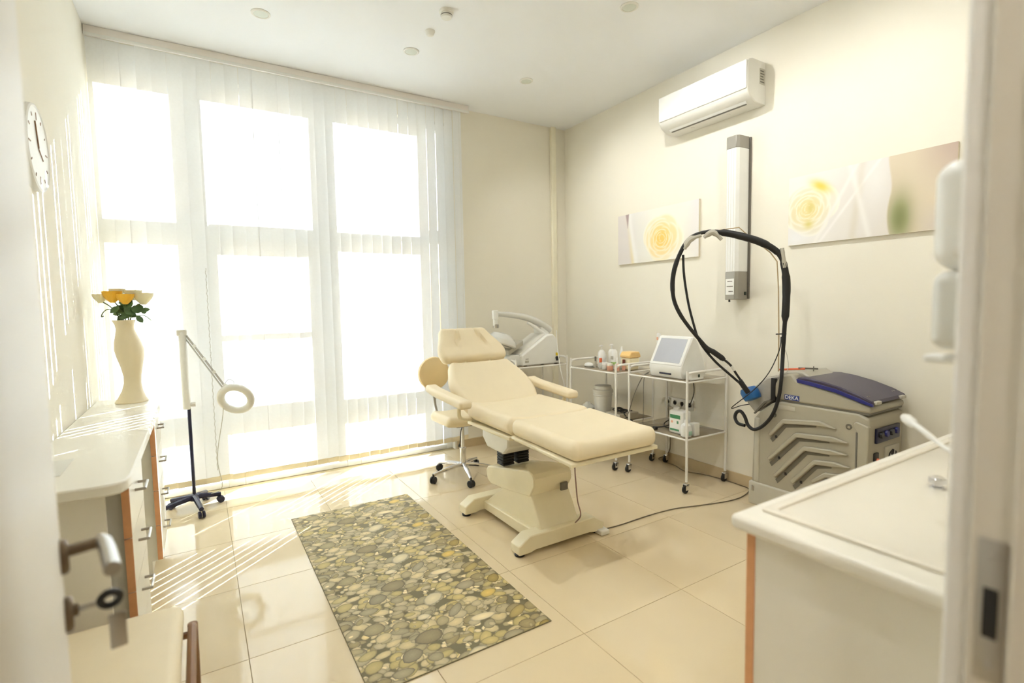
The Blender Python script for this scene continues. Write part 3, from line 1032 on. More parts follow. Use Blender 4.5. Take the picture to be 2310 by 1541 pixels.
for k in range(5):
    a = R(-104 + 72 * k)
    ex, ey = sx + 0.27 * math.cos(a), sy + 0.27 * math.sin(a)
    lg = obj('base_leg', MB().tube([(sx, sy, 0.10), (sx + 0.12 * math.cos(a), sy + 0.12 * math.sin(a), 0.093), (ex, ey, 0.068)], [0.022, 0.018, 0.013], 10, 4), M_CHROME, so)
    castor(None, ex, ey, 0.028, M_BLACKP, a + 0.6, lg)
    obj('castor_stem', MB().lathe([(0.008, 0.04), (0.008, 0.075)], (ex, ey, 0), 'Z', 10), M_BLACKP, lg)


# ================================================================== TROLLEYS
def trolley(label, x0, x1, y0, y1, along='Y', zs=(0.80, 0.385), zh=0.868, zl=0.06):
    """tubular instrument trolley; hoops over the two short ends"""
    t = thing('instrument_trolley', label, 'trolley', ((x0 + x1) / 2, (y0 + y1) / 2, 0), 'white tubular instrument trolleys')
    r = 0.0095

    def P(a, b, z):      # a along the long side, b across
        return (b, a, z) if along == 'Y' else (a, b, z)
    A0, A1 = (y0, y1) if along == 'Y' else (x0, x1)
    B0, B1 = (x0, x1) if along == 'Y' else (y0, y1)
    for a in (A0, A1):
        obj('hoop_leg', MB().tube([P(a, B0, zl), P(a, B0, zh - 0.05), P(a, B0 + 0.012, zh - 0.015), P(a, B0 + 0.05, zh), P(a, (B0 + B1) / 2, zh), P(a, B1 - 0.05, zh),
                                   P(a, B1 - 0.012, zh - 0.015), P(a, B1, zh - 0.05), P(a, B1, zl)], r, 10, 3), M_ENAM, t)
    for z in zs:
        fr = MB()
        for b in (B0, B1):
            fr.tube([P(A0, b, z), P(A1, b, z)], 0.007, 8)
        for a in (A0, A1):
            fr.tube([P(a, B0, z), P(a, B1, z)], 0.007, 8)
        f = obj('shelf_frame', fr, M_ENAM, t)
        p0, p1 = P(A0 + 0.006, B0 + 0.006, z), P(A1 - 0.006, B1 - 0.006, z)
        obj('shelf_glass', MB().rbox(min(p0[0], p1[0]), max(p0[0], p1[0]), min(p0[1], p1[1]), max(p0[1], p1[1]), z + 0.002, z + 0.008, 0.002, 1, 1), M_GLASSS, f)
    for a in (A0, A1):
        for b in (B0, B1):
            x, y, _ = P(a, b, 0)
            c = obj('castor', MB().lathe([(0.008, -0.011), (0.024, -0.011), (0.03, -0.006), (0.03, 0.006), (0.024, 0.011), (0.008, 0.011)], (x - 0.012, y, 0.03), 'Y', 18), M_BLACK, t)
            obj('castor_fork', MB().rbox(x - 0.022, x + 0.014, y - 0.016, y - 0.012, 0.024, 0.066, 0.002, 1, 1)
                .rbox(x - 0.022, x + 0.014, y + 0.012, y + 0.016, 0.024, 0.066, 0.002, 1, 1)
                .rbox(x - 0.018, x + 0.016, y - 0.016, y + 0.016, 0.06, 0.068, 0.002, 1, 1)
                .lathe([(0.011, 0.066), (0.011, 0.082)], (x, y, 0), 'Z', 10), M_CHROME, c)
    return t


trolley('white tubular trolley holding the screen console, beside the grey laser machine', 2.925, 3.365, 2.385, 2.955)
trolley('white tubular trolley with bottles and amber-lidded jar, middle one along the wall', 2.87, 3.30, 3.05, 3.64)
trolley('white tubular trolley in the room corner under the white arm device', 2.42, 3.0, 3.86, 4.27, 'X')

# ------------------------------------------------------------------ screen console on trolley
cz = 0.809
cn = thing('screen_console', 'white desktop device with a tilted grey touch screen on the trolley', 'device', (3.05, 2.61, cz))
CY0, CY1 = 2.455, 2.765
obj('housing', MB().prism([(2.962, cz + 0.012), (2.968, cz), (3.20, cz), (3.22, cz + 0.03), (3.20, cz + 0.13), (3.12, cz + 0.285), (3.085, cz + 0.31),
                           (3.068, cz + 0.305), (2.95, cz + 0.095), (2.946, cz + 0.075)], 'Y', CY0, CY1), M_WHITE, cn, 0.008)
# screen on the slope from (2.95,.095) to (3.068,.305)
sa, sb = Vector((2.95, 0, cz + 0.095)), Vector((3.068, 0, cz + 0.305))
sdir = (sb - sa); sn = Vector((-sdir.z, 0, sdir.x)).normalized()


def slab(t0, t1, y0, y1, h0, h1):
    vs = []
    for h in (h0, h1):
        for t in (t0, t1):
            for y in (y0, y1):
                p = sa + sdir * t + sn * h
                vs.append((p.x, y, p.z))
    return MB().add(vs, [(0, 1, 3, 2), (4, 6, 7, 5), (0, 4, 5, 1), (2, 3, 7, 6), (0, 2, 6, 4), (1, 5, 7, 3)])


obj('bezel', slab(0.02, 0.985, CY0 + 0.006, CY1 - 0.006, -0.001, 0.004), M_WHITE, cn, 0.002)
obj('screen', slab(0.10, 0.92, CY0 + 0.03, CY1 - 0.03, 0.0035, 0.0052), M_SCREEN, cn)
obj('front_slot', MB().rbox(2.948, 2.958, 2.555, 2.665, cz + 0.028, cz + 0.040, 0.003, 2, 1), M_NAVY, cn)
obj('holder', MB().rbox(3.06, 3.085, CY1 + 0.002, CY1 + 0.03, cz + 0.05, cz + 0.325, 0.008, 3, 1), M_WHITE, cn)
obj('clip', MB().rbox(3.052, 3.062, CY1 + 0.008, CY1 + 0.022, cz + 0.27, cz + 0.295, 0.003, 1, 1), M_PINK, cn)
t = thing('small_white_box', 'small white box with dark button right of the screen console', 'box', (3.05, 2.415, cz))
obj('case', MB().rbox(2.98, 3.12, 2.395, 2.445, cz, cz + 0.055, 0.006, 3, 1), M_WHITE, t)
obj('button', MB().rbox(3.055, 3.075, 2.3935, 2.3955, cz + 0.018, cz + 0.04, 0.001, 1, 1), mat('dark_green_button', (30, 60, 46), 0.4), t)


def cable(name, pts, r, material, label, cat='cable', sm_=6):
    return tag(obj(name, MB().tube(pts, r, 6, sm_), material), label, cat)


cable('power_cable', [(3.0, 2.78, 0.84), (2.955, 2.83, 0.80), (2.90, 2.87, 0.66), (2.895, 2.93, 0.50), (2.91, 3.0, 0.43), (3.0, 3.06, 0.42)], 0.003, M_GREYD,
      'thin dark cable hanging from the screen console in front of the trolley legs')
cable('power_cable', [(2.97, 2.79, 0.825), (2.93, 2.80, 0.78), (2.935, 2.81, 0.55), (2.95, 2.83, 0.415), (3.0, 2.88, 0.40)], 0.0025, M_GREYD,
      'thin grey cable looping from the console down to the lower shelf')
cable('power_cable', [(3.19, 2.55, 0.80), (3.22, 2.56, 0.68), (3.30, 2.66, 0.56), (XR - 0.03, 2.735, 0.528)], 0.0035, M_BLACK,
      'black power cable running from under the console trolley top to the socket')

# ------------------------------------------------------------------ lower shelf of the console trolley
lz = 0.394
c0 = on(1530, 984, 2, lz)
t = thing('disinfectant_canister', 'white canister with green label on the lower trolley shelf', 'canister', (3.03, 2.53, lz))
cx_, cy_ = 3.03, 2.535
obj('jug', MB().rbox(cx_ - 0.05, cx_ + 0.05, cy_ - 0.065, cy_ + 0.065, lz, lz + 0.175, 0.018, 4, 1), M_WHITE, t)
obj('cap', MB().lathe([(0.022, lz + 0.172), (0.022, lz + 0.19), (0.019, lz + 0.192)], (cx_, cy_ + 0.03, 0), 'Z', 16), M_WHITE2, t)
lb = obj('label', MB().box(cx_ - 0.0512, cx_ - 0.0495, cy_ - 0.05, cy_ + 0.05, lz + 0.02, lz + 0.15), M_PAPER, t)
obj('label_band', MB().box(cx_ - 0.052, cx_ - 0.051, cy_ - 0.046, cy_ + 0.048, lz + 0.116, lz + 0.144), M_GREEN, lb)
obj('label_band', MB().box(cx_ - 0.052, cx_ - 0.051, cy_ - 0.036, cy_ + 0.048, lz + 0.024, lz + 0.038), M_GREEN, lb)
obj('label_mark', MB().lathe([(0.01, -0.052), (0.01, -0.0512)], (cx_, cy_ + 0.03, lz + 0.09), 'X', 14), M_PINK, lb)
obj('label_mark', MB().box(cx_ - 0.052, cx_ - 0.051, cy_ - 0.03, cy_ - 0.015, lz + 0.08, lz + 0.1), M_GREEN, lb)
t = thing('round_bottle', 'small round white bottle in front of the green-labelled canister', 'bottle', (2.985, 2.43, lz))
obj('flask', MB().lathe([(0.03, lz), (0.038, lz + 0.004), (0.04, lz + 0.06), (0.034, lz + 0.085), (0.016, lz + 0.10)], (2.985, 2.44, 0), 'Z', 20), M_WHITE, t)
obj('cap', MB().lathe([(0.015, lz + 0.10), (0.015, lz + 0.122), (0.012, lz + 0.124)], (2.985, 2.44, 0), 'Z', 16), M_WHITE, t)
obj('label', MB().rbox(2.968, 3.0, 2.399, 2.402, lz + 0.016, lz + 0.046, 0.001, 1, 1), mat('mint_label', (168, 206, 190), 0.5), t)
t = thing('box_with_mark', 'square white box beside the round bottle on the lower trolley shelf', 'box', (3.06, 2.42, lz))
obj('carton', MB().rbox(3.03, 3.085, 2.40, 2.452, lz, lz + 0.095, 0.004, 2, 1), M_WHITE2, t)
cable('coiled_cable', [(2.97, 2.70, lz + 0.02), (3.02, 2.66, lz + 0.03), (3.10, 2.64, lz + 0.05), (3.14, 2.70, lz + 0.06), (3.10, 2.74, lz + 0.03), (3.04, 2.68, lz + 0.015), (3.1, 2.6, lz + 0.01)],
      0.0045, M_BLACK, 'black cable with plug lying on the lower shelf beside the canister')
t = thing('power_plug', 'black two-pin plug lying on the lower trolley shelf', 'plug', (2.955, 2.715, lz))
obj('plug_body', MB().rbox(2.945, 2.975, 2.695, 2.73, lz, lz + 0.026, 0.008, 3, 1), M_BLACK, t)
for d in (2.705, 2.72):
    obj('pin', MB().tube([(2.945, d, lz + 0.014), (2.928, d + 0.004, lz + 0.014)], 0.0024, 6), M_STEEL, t)

# ------------------------------------------------------------------ things on the bottle trolley
tz = 0.809


def bottle(name, label, x, y, z, prof, material, cap=None, capm=None, group=None, cat='bottle', extra=None):
    t = thing(name, label, cat, (x, y, z), group)
    obj('flask', MB().lathe([(r, z + h) for r, h in prof], (x, y, 0), 'Z', 18), material, t)
    if cap:
        obj('cap', MB().lathe([(r, z + h) for r, h in cap], (x, y, 0), 'Z', 14), capm, t)
    if extra:
        extra(t)
    return t


def pump(x, y, z):
    def f(t):
        p = obj('pump_head', MB().lathe([(0.006, z), (0.006, z + 0.03), (0.014, z + 0.032), (0.014, z + 0.042), (0.008, z + 0.044)], (x, y, 0), 'Z', 12), M_WHITE, t)
        obj('spout', MB().tube([(x, y, z + 0.038), (x - 0.035, y - 0.01, z + 0.036)], 0.005, 8), M_WHITE, p)
    return f


G = 'bottles on the trolley'
bottle('pump_bottle', 'tall white pump bottle, leftmost of the bottles on the middle trolley', 3.03, 3.40, tz, [(0.03, 0), (0.032, 0.005), (0.032, 0.13), (0.02, 0.15), (0.012, 0.155)], M_WHITE, None, None, G, 'bottle', pump(3.03, 3.40, tz + 0.155))
bottle('pump_bottle', 'tall white pump bottle standing second from left on the middle trolley', 3.09, 3.335, tz, [(0.028, 0), (0.03, 0.005), (0.03, 0.14), (0.02, 0.158), (0.012, 0.162)], M_WHITE2, None, None, G, 'bottle', pump(3.09, 3.335, tz + 0.162))
t = bottle('squeeze_tube', 'white tube with green stripe among the bottles on the middle trolley', 3.03, 3.235, tz, [(0.024, 0.0), (0.024, 0.03), (0.03, 0.035), (0.03, 0.06), (0.024, 0.15), (0.012, 0.17)], M_WHITE, None, None, G, 'tube')
obj('stripe', MB().lathe([(0.0308, tz + 0.04), (0.0306, tz + 0.062)], (3.03, 3.235, 0), 'Z', 18), mat('lime_label', (170, 210, 120), 0.5), t)
obj('mark', MB().rbox(2.998, 3.004, 3.222, 3.25, tz + 0.085, tz + 0.115, 0.002, 1, 1), M_GREYL, t)
bottle('slim_bottle', 'slim white bottle behind the green-striped tube on the middle trolley', 3.11, 3.23, tz, [(0.02, 0), (0.021, 0.13), (0.012, 0.15), (0.008, 0.19)], M_WHITE, None, None, G)
bottle('orange_capped_vial', 'small vial with orange cap before the pump bottles', 2.96, 3.335, tz, [(0.014, 0), (0.015, 0.05), (0.01, 0.055)], M_CLEAR, [(0.013, 0.055), (0.013, 0.09), (0.011, 0.092)], M_RED, G)
bottle('grey_capped_vial', 'thin dark grey vial at the left of the orange-capped vial', 2.95, 3.39, tz, [(0.009, 0), (0.01, 0.06), (0.006, 0.062)], M_GREYL, [(0.009, 0.062), (0.009, 0.10), (0.007, 0.102)], M_GREYD, G)
bottle('cream_jar', 'low white cosmetic jar in front of the green-striped tube', 2.95, 3.265, tz, [(0.026, 0), (0.028, 0.004), (0.028, 0.035), (0.024, 0.04)], M_CLEAR, [(0.029, 0.04), (0.029, 0.058), (0.026, 0.06)], M_WHITE, G, 'jar')
bottle('cream_jar', 'low pink-lidded jar on the front edge of the middle trolley', 2.94, 3.195, tz, [(0.025, 0), (0.027, 0.004), (0.027, 0.035), (0.022, 0.04)], M_PINK, [(0.026, 0.04), (0.026, 0.055), (0.022, 0.057)], M_WHITE2, G, 'jar')
bottle('dropper_bottle', 'small pink bottle with pale dropper near the amber-lidded jar', 2.97, 3.14, tz, [(0.02, 0), (0.022, 0.045), (0.01, 0.058)], M_PINK, [(0.009, 0.058), (0.006, 0.10), (0.003, 0.115)], M_WHITE, G)
bottle('brown_capped_bottle', 'small bottle with dark red-brown cap beside the amber-lidded jar', 3.03, 3.125, tz, [(0.014, 0), (0.015, 0.05), (0.01, 0.055)], M_PINK, [(0.01, 0.055), (0.011, 0.09), (0.008, 0.092)], mat('red_brown_plastic', (120, 60, 44), 0.4), G)
# storage jar with amber lid
t = thing('storage_jar', 'cream square storage jar with amber flip lid at the trolley end', 'jar', (3.10, 3.10, tz))
obj('tub', MB().rbox(3.04, 3.16, 3.065, 3.175, tz, tz + 0.105, 0.014, 4, 1, lambda x, y, z: (3.10 + (x - 3.10) * (0.9 + 0.1 * (z - tz) / 0.105), 3.12 + (y - 3.12) * (0.9 + 0.1 * (z - tz) / 0.105), z)), mat('pale_yellow_plastic', (244, 234, 200), 0.35), t)
obj('lid', MB().prism([(3.036, tz + 0.105), (3.036, tz + 0.125), (3.06, tz + 0.155), (3.15, tz + 0.155), (3.166, tz + 0.125), (3.166, tz + 0.105)], 'Y', 3.062, 3.178), M_AMBER, t, 0.006)
t = thing('computer_mouse', 'small white computer mouse shaped device lying on the middle trolley left part', 'device', (2.97, 3.52, tz))
obj('shell', MB().lathe([(0.002, 0.0), (0.03, 0.004), (0.036, 0.014), (0.03, 0.03), (0.012, 0.038), (0.002, 0.039)], (0, 0, 0), 'Z', 20)
    .map(lambda x, y, z: (2.97 + x * 0.9, 3.50 + y * 1.45, tz + z)), M_WHITE, t)
obj('dark_base', MB().rbox(2.945, 3.02, 3.44, 3.54, tz, tz + 0.004, 0.001, 1, 1), M_GREYD, t)
# lower shelf
tp = on(1360, 868, 1, 3.43)
tx, ty, th_ = min(tp.x, 3.19), 3.43, tp.z - lz
t = thing('lidded_tub', 'white ribbed plastic tub with lid on the lower shelf of the middle trolley', 'tub', (tx, ty, lz))
obj('tub_body', MB().lathe([(0.068, lz), (0.072, lz + 0.004), (0.084, lz + th_ * 0.74)], (tx, ty, 0), 'Z', 28), M_WHITE2, t)
obj('lid', MB().lathe([(0.091, lz + th_ * 0.74), (0.091, lz + th_ * 0.84), (0.08, lz + th_ * 0.87), (0.075, lz + th_ * 0.98), (0.03, lz + th_)], (tx, ty, 0), 'Z', 28), M_LAMG, t)
obj('rib', MB().lathe([(0.083, lz + th_ * 0.62), (0.088, lz + th_ * 0.64), (0.084, lz + th_ * 0.66)], (tx, ty, 0), 'Z', 28), M_WHITE2, t)
t = obj('plastic_bag', MB().lathe([(0.01, 0), (0.05, 0.006), (0.062, 0.03), (0.05, 0.058), (0.03, 0.07), (0.02, 0.085), (0.004, 0.09)], (3.0, 3.555, lz), 'Z', 14)
        .map(lambda x, y, z: (x + 0.008 * math.sin(60 * y + 40 * z), y + 0.008 * math.sin(55 * x + 30 * z), max(lz, z + 0.005 * math.sin(70 * x + 50 * y)))), M_CLEAR)
tag(t, 'crumpled clear plastic bag bundle left of the white tub on the lower shelf', 'bag')
t = thing('grey_control_box', 'flat grey control box with cables on the lower shelf of the middle trolley', 'control box', (3.05, 3.13, lz))
obj('case', MB().rbox(2.93, 3.15, 3.07, 3.24, lz, lz + 0.055, 0.005, 2, 1), mat('warm_grey_case', (186, 176, 154), 0.45), t)
obj('front_plate', MB().rbox(2.928, 2.931, 3.08, 3.23, lz + 0.006, lz + 0.048, 0.001, 1, 1), M_GREYL, t)
pts = []
for k in range(26):
    a = k * 0.9
    pts.append((3.02 + 0.05 * math.cos(a) + 0.012 * math.sin(2.3 * k), 3.18 - 0.004 * k + 0.05 * math.sin(a), lz + 0.068 + 0.012 * (0.5 + 0.5 * math.sin(k * 1.7))))
cable('coiled_cable', pts, 0.004, M_BLACK, 'tangle of black cable lying on top of the grey control box', sm_=4)
cable('black_cable', [(2.99, 3.10, lz + 0.075), (2.96, 3.06, lz + 0.08), (2.945, 3.01, lz + 0.05), (2.97, 2.96, lz + 0.02)], 0.005, M_BLACK, 'black plug lead hanging off the grey control box')

# ------------------------------------------------------------------ white arm device on the corner trolley
wz = 0.809
wv = thing('facial_arm_device', 'white beauty device with a curved swing arm on the corner trolley', 'device', (2.75, 4.05, wz))
obj('housing', MB().prism([(2.51, wz), (2.51, wz + 0.10), (2.79, wz + 0.275), (2.87, wz + 0.285), (2.905, wz + 0.25), (2.945, wz + 0.06), (2.945, wz)], 'Y', 3.90, 4.18), M_WHITE, wv, 0.012)
obj('slope_cover', MB().prism([(2.50, wz + 0.112), (2.79, wz + 0.29), (2.80, wz + 0.275), (2.512, wz + 0.10)], 'Y', 3.93, 4.16), M_WHITE2, wv, 0.004)
obj('front_nose', MB().prism([(2.38, wz + 0.002), (2.38, wz + 0.085), (2.42, wz + 0.105), (2.52, wz + 0.105), (2.52, wz + 0.002)], 'Y', 3.94, 4.15), M_WHITE, wv, 0.008)
obj('control_panel', MB().rbox(2.40, 2.56, 3.95, 4.14, wz + 0.105, wz + 0.15, 0.004, 1, 1, lambda x, y, z: (x, y, z + (x - 2.40) * 0.55)), M_GREYL, wv)
obj('arm_hub', MB().lathe([(0.05, -0.06), (0.055, -0.05), (0.055, 0.05), (0.05, 0.06)], (2.83, 4.04, wz + 0.315), 'Y', 24), M_WHITE, wv)
ap = [on(1240, 745, 1, 4.0), on(1215, 728, 1, 4.0), on(1185, 716, 1, 4.0), on(1155, 711, 1, 4.0), on(1120, 708, 1, 4.0)]
obj('swing_arm', MB().tube(ap, [0.036, 0.034, 0.03, 0.026, 0.022], 12, 6), M_CLEAR, wv)
ap2 = [on(1232, 758, 1, 3.98), on(1212, 742, 1, 3.98), on(1190, 728, 1, 3.98)]
obj('arm_strut', MB().tube(ap2, [0.02, 0.016, 0.012], 10, 5), M_WHITE, wv)
q = on(1117, 706, 1, 4.0)
obj('elbow', MB().lathe([(0.02, 0.024), (0.03, 0.02), (0.03, -0.055), (0.022, -0.06), (0.022, -0.115)], (q.x, q.y, q.z), 'Z', 18), M_WHITE, wv)
q2 = on(1118, 735, 1, 4.0)
obj('elbow_ring', MB().lathe([(0.024, -0.02), (0.027, -0.015), (0.027, 0.012), (0.024, 0.016)], (q2.x + 0.004, q2.y, q2.z), 'Z', 18), M_STEEL, wv)
q3 = on(1132, 772, 1, 4.0)
hd = obj('lamp_head', MB().lathe([(0.02, 0.085), (0.09, 0.07), (0.135, 0.02), (0.14, -0.02), (0.13, -0.03)], (0, 0, 0), 'Z', 28)
         .map(lambda x, y, z: (q3.x + x * 0.95 + z * 0.1, q3.y + y, q3.z + z - x * 0.32)), M_CLEAR, wv)
obj('grille', MB().lathe([(0.085, -0.033), (0.085, -0.038), (0.05, -0.04), (0.05, -0.034)], (0, 0, 0), 'Z', 24)
    .map(lambda x, y, z: (q3.x + x * 0.95 + z * 0.1, q3.y + y, q3.z + z - x * 0.32)), M_GREYL, hd)
obj('yellow_sticker', MB().rbox(2.895, 2.925, 3.8985, 3.9005, wz + 0.075, wz + 0.105, 0.0008, 1, 1), M_YEL, wv)
obj('key_knob', MB().lathe([(0.017, 0), (0.015, -0.022), (0.008, -0.024)], (2.908, 3.9, wz + 0.055), 'Y', 14)
    .rbox(2.896, 2.918, 3.885, 3.9, wz + 0.028, wz + 0.05, 0.003, 1, 1), M_BLACKP, wv)
for k in range(3):
    obj('print_mark', MB().box(2.545 + 0.014 * k, 2.556 + 0.014 * k, 3.8985, 3.9003, wz + 0.03, wz + 0.05), M_GREYL, wv)
obj('print_line', MB().box(2.55, 2.583, 3.8985, 3.9003, wz + 0.062, wz + 0.067), M_GREYD, wv)
for x in (2.55, 2.74, 2.90):
    obj('rubber_foot', MB().rbox(x - 0.02, x + 0.02, 3.90, 3.93, wz - 0.0015, wz + 0.006, 0.002, 1, 1), M_BLACK, wv)
cable('white_cable', [on(1255, 745, 1, 4.0), on(1258, 790, 1, 3.86), on(1266, 840, 1, 3.80), on(1273, 880, 1, 3.76), (2.78, 3.74, 0.30)], 0.004, M_WHITE,
      'white cable falling from the arm device behind the trolleys')

# ================================================================== LASER MACHINE
LX0, LX1 = 2.965, 3.365
ls = thing('laser_machine', 'grey floor-standing laser machine with chevron side vents and dark violet lid', 'laser machine', ((LX0 + LX1) / 2, 1.57, 0))
LYR, LYF = 1.25, 1.912
side = [(LYR, 0.10), (LYF, 0.10), (LYF - 0.012, 0.63), (LYF - 0.05, 0.68), (LYF - 0.13, 0.745), (LYF - 0.19, 0.765), (1.30, 0.762), (LYR, 0.74)]
obj('body_shell', MB().prism(side, 'X', LX0, LX1), M_GREY, ls, 0.012)
obj('lower_skirt', MB().rbox(LX0 - 0.012, LX1 + 0.012, LYR - 0.01, LYF + 0.012, 0.075, 0.225, 0.012, 3, 1), M_GREYL, ls)
obj('skirt_latch', MB().rbox(LX0 - 0.016, LX0 - 0.010, LYF - 0.028, LYF - 0.008, 0.165, 0.20, 0.002, 1, 1), M_STEEL, ls)
for (x, y) in ((LX0 + 0.05, LYR + 0.08), (LX1 - 0.05, LYR + 0.08), (LX0 + 0.05, LYF - 0.08), (LX1 - 0.05, LYF - 0.08)):
    obj('wheel', MB().lathe([(0.01, -0.018), (0.04, -0.018), (0.044, -0.012), (0.044, 0.012), (0.04, 0.018), (0.01, 0.018)], (x, y, 0.044), 'X', 18), M_BLACK, ls)
# side seam column at the front and rear edges
obj('front_rail', MB().rbox(LX0 - 0.008, LX0 + 0.03, LYF - 0.055, LYF - 0.018, 0.225, 0.64, 0.01, 3, 1), M_GREYL, ls)
obj('rear_rail', MB().prism([(LYR - 0.002, 0.22), (LYR + 0.05, 0.22), (LYR + 0.05, 0.66), (LYR + 0.075, 0.70), (LYR + 0.06, 0.72), (LYR - 0.002, 0.70)], 'X', LX0 - 0.012, LX0 + 0.02), M_GREY, ls, 0.006)
obj('rear_groove', MB().rbox(LX0 - 0.003, LX0 + 0.01, LYR + 0.052, LYR + 0.062, 0.24, 0.66, 0.001, 1, 1), M_GREYD, ls)
# chevron louvres: pixels of the photo give their places on the side plane
chev = [([(1735, 986), (1768, 953), (1850, 958), (1888, 972)]), ([(1733, 1040), (1797, 984), (1880, 994), (1915, 1004)]),
        ([(1746, 1078), (1815, 1014), (1880, 1024), (1915, 1031)]), ([(1785, 1092), (1838, 1045), (1885, 1051), (1920, 1060)]),
        ([(1830, 1092), (1862, 1074), (1900, 1080), (1925, 1086)])]
for cpx in chev:
    P3 = [on(px, py, 0, LX0) for px, py in cpx]
    a, b, c, d = P3
    th = 0.030
    pl = [(a.y, a.z), (b.y, b.z), (c.y, c.z), (d.y, d.z - 0.012), (c.y + 0.01, c.z - th * 1.0), (b.y - 0.008, b.z - th * 0.9), (a.y - 0.018, a.z - 0.012)]
    o = obj('vent_hood', MB().prism([(p[0], p[1] + 0.022) for p in pl], 'X', LX0 - 0.020, LX0 + 0.01), M_GREY, ls, 0.006)
    pk = [(a.y - 0.01, a.z - 0.006), (b.y - 0.008, b.z - 0.006), (c.y + 0.02, c.z - 0.008), (c.y + 0.02, c.z - 0.02), (b.y - 0.016, b.z - 0.028), (a.y - 0.024, a.z - 0.026)]
    obj('vent_slot', MB().prism(pk, 'X', LX0 - 0.003, LX0 + 0.004), M_GREYD, o)
    s0 = Vector((0, a.y, a.z)).lerp(Vector((0, b.y, b.z)), 0.3)
    obj('vent_pin', MB().rbox(LX0 - 0.004, LX0 + 0.002, s0.y - 0.025, s0.y - 0.012, s0.z - 0.028, s0.z - 0.012, 0.001, 1, 1), M_BLACK, o)
for px, py in ((1746, 936), (1915, 963)):
    p = on(px, py, 0, LX0)
    o = obj('screw_recess', MB().lathe([(0.016, -0.002), (0.016, 0.004)], (LX0, p.y, p.z), 'X', 16), M_GREYD, ls)
    obj('screw', MB().lathe([(0.008, -0.004), (0.008, -0.0005)], (LX0, p.y - 0.002, p.z - 0.002), 'X', 12), M_STEEL, o)
obj('recess_grip', MB().rbox(LX0 - 0.002, LX0 + 0.004, 1.64, 1.74, 0.715, 0.742, 0.002, 1, 1), M_GREYL, ls)
# lid
lid = [(1.245, 0.768), (1.745, 0.772), (1.79, 0.80), (1.79, 0.83), (1.735, 0.925), (1.665, 0.936), (1.635, 0.90), (1.55, 0.878), (1.42, 0.854), (1.30, 0.82), (1.245, 0.80)]
obj('lid', MB().prism(lid, 'X', LX0 + 0.002, LX1 - 0.002), M_GREY, ls, 0.012)
obj('lid_seam', MB().box(LX0 + 0.006, LX1 - 0.006, 1.255, 1.75, 0.758, 0.772), M_GREYD, ls)
top = [(1.235, 0.818), (1.245, 0.836), (1.30, 0.862), (1.40, 0.894), (1.50, 0.915), (1.58, 0.924), (1.628, 0.921), (1.636, 0.91), (1.628, 0.892), (1.55, 0.884), (1.42, 0.862), (1.30, 0.826)]
vl = obj('violet_cover', MB().prism(top, 'X', LX0 - 0.001, LX1 + 0.001), M_VIOL, ls, 0.008)
obj('cover_rim', MB().prism([(p[0], p[1] - 0.001) for p in ((1.236, 0.822), (1.30, 0.846), (1.42, 0.881), (1.55, 0.904), (1.636, 0.912), (1.629, 0.891), (1.55, 0.882), (1.42, 0.860), (1.30, 0.824), (1.236, 0.808))],
                            'X', LX0 - 0.004, LX0 + 0.012), M_BLUE, vl, 0.002)
for x in (LX0 + 0.05, LX1 - 0.06):
    obj('hinge', MB().rbox(x - 0.028, x + 0.028, 1.226, 1.25, 0.816, 0.834, 0.004, 2, 1), M_GREYL, vl)
    for d in (-0.012, 0.01):
        obj('rivet', MB().lathe([(0.004, 0), (0.004, 0.004)], (x + d, 1.28, 0.851), 'Z', 8), M_STEEL, vl)
obj('console_hump', MB().prism([(1.57, 0.905), (1.64, 0.948), (1.78, 0.935), (1.80, 0.86), (1.72, 0.82)], 'X', LX0 + 0.07, LX1 - 0.05), M_GREYL, ls, 0.01)
obj('orange_pen', MB().tube([(3.05, 1.79, 0.944), (3.12, 1.67, 0.955)], 0.006, 8), M_RED, ls)
obj('console_pen', MB().tube([(3.10, 1.70, 0.958), (3.17, 1.62, 0.956)], 0.005, 8), M_GREYD, ls)
obj('console_peg', MB().lathe([(0.003, 0), (0.003, 0.03)], (3.12, 1.62, 0.945), 'Z', 8), M_GREYD, ls)
# front head with film-wrapped handpiece holder
obj('front_console', MB().prism([(1.76, 0.79), (1.78, 0.905), (1.83, 0.90), (1.955, 0.80), (1.965, 0.72), (1.905, 0.66), (1.86, 0.70)], 'X', LX0 + 0.02, LX1 - 0.06), mat('wrapped_grey_plastic', (178, 174, 164), 0.2, noise=0.18, scale=24), ls, 0.012)
obj('dark_seam', MB().prism([(1.79, 0.765), (1.83, 0.75), (1.90, 0.665), (1.893, 0.66), (1.822, 0.742), (1.785, 0.757)], 'X', LX0 - 0.004, LX0 + 0.012), M_GREYD, ls)
obj('dark_post', MB().rbox(LX0 - 0.004, LX0 + 0.02, 1.762, 1.79, 0.765, 0.90, 0.004, 2, 1), M_BLACKP, ls)
hc = on(1693, 888, 0, 2.945)
o = obj('blue_holder', MB().lathe([(0.022, -0.045), (0.05, -0.04), (0.056, -0.02), (0.056, 0.02), (0.046, 0.04), (0.02, 0.045)], (0, 0, 0), 'Z', 20)
        .map(lambda x, y, z: (hc.x + x, hc.y + y * 0.85 + z * 0.5, hc.z + z * 0.8 - y * 0.45)), M_CYAN, ls)
# badge
bdg = obj('badge', MB().rbox(LX0 - 0.001, LX0 + 0.006, 1.617, 1.706, 0.779, 0.811, 0.003, 2, 1), mat('badge_blue', (44, 62, 132), 0.35), ls)
me = text_mesh('DEKA', 0.0315)
me.materials.append(M_PAPER)
lo = bpy.data.objects.new('lettering', me)
COL.objects.link(lo)
lo.parent = bdg
lo.location = Vector((LX0 - 0.0014, 1.6615, 0.795)) - wloc(bdg)
lo.rotation_euler = (R(90), 0, R(-90))
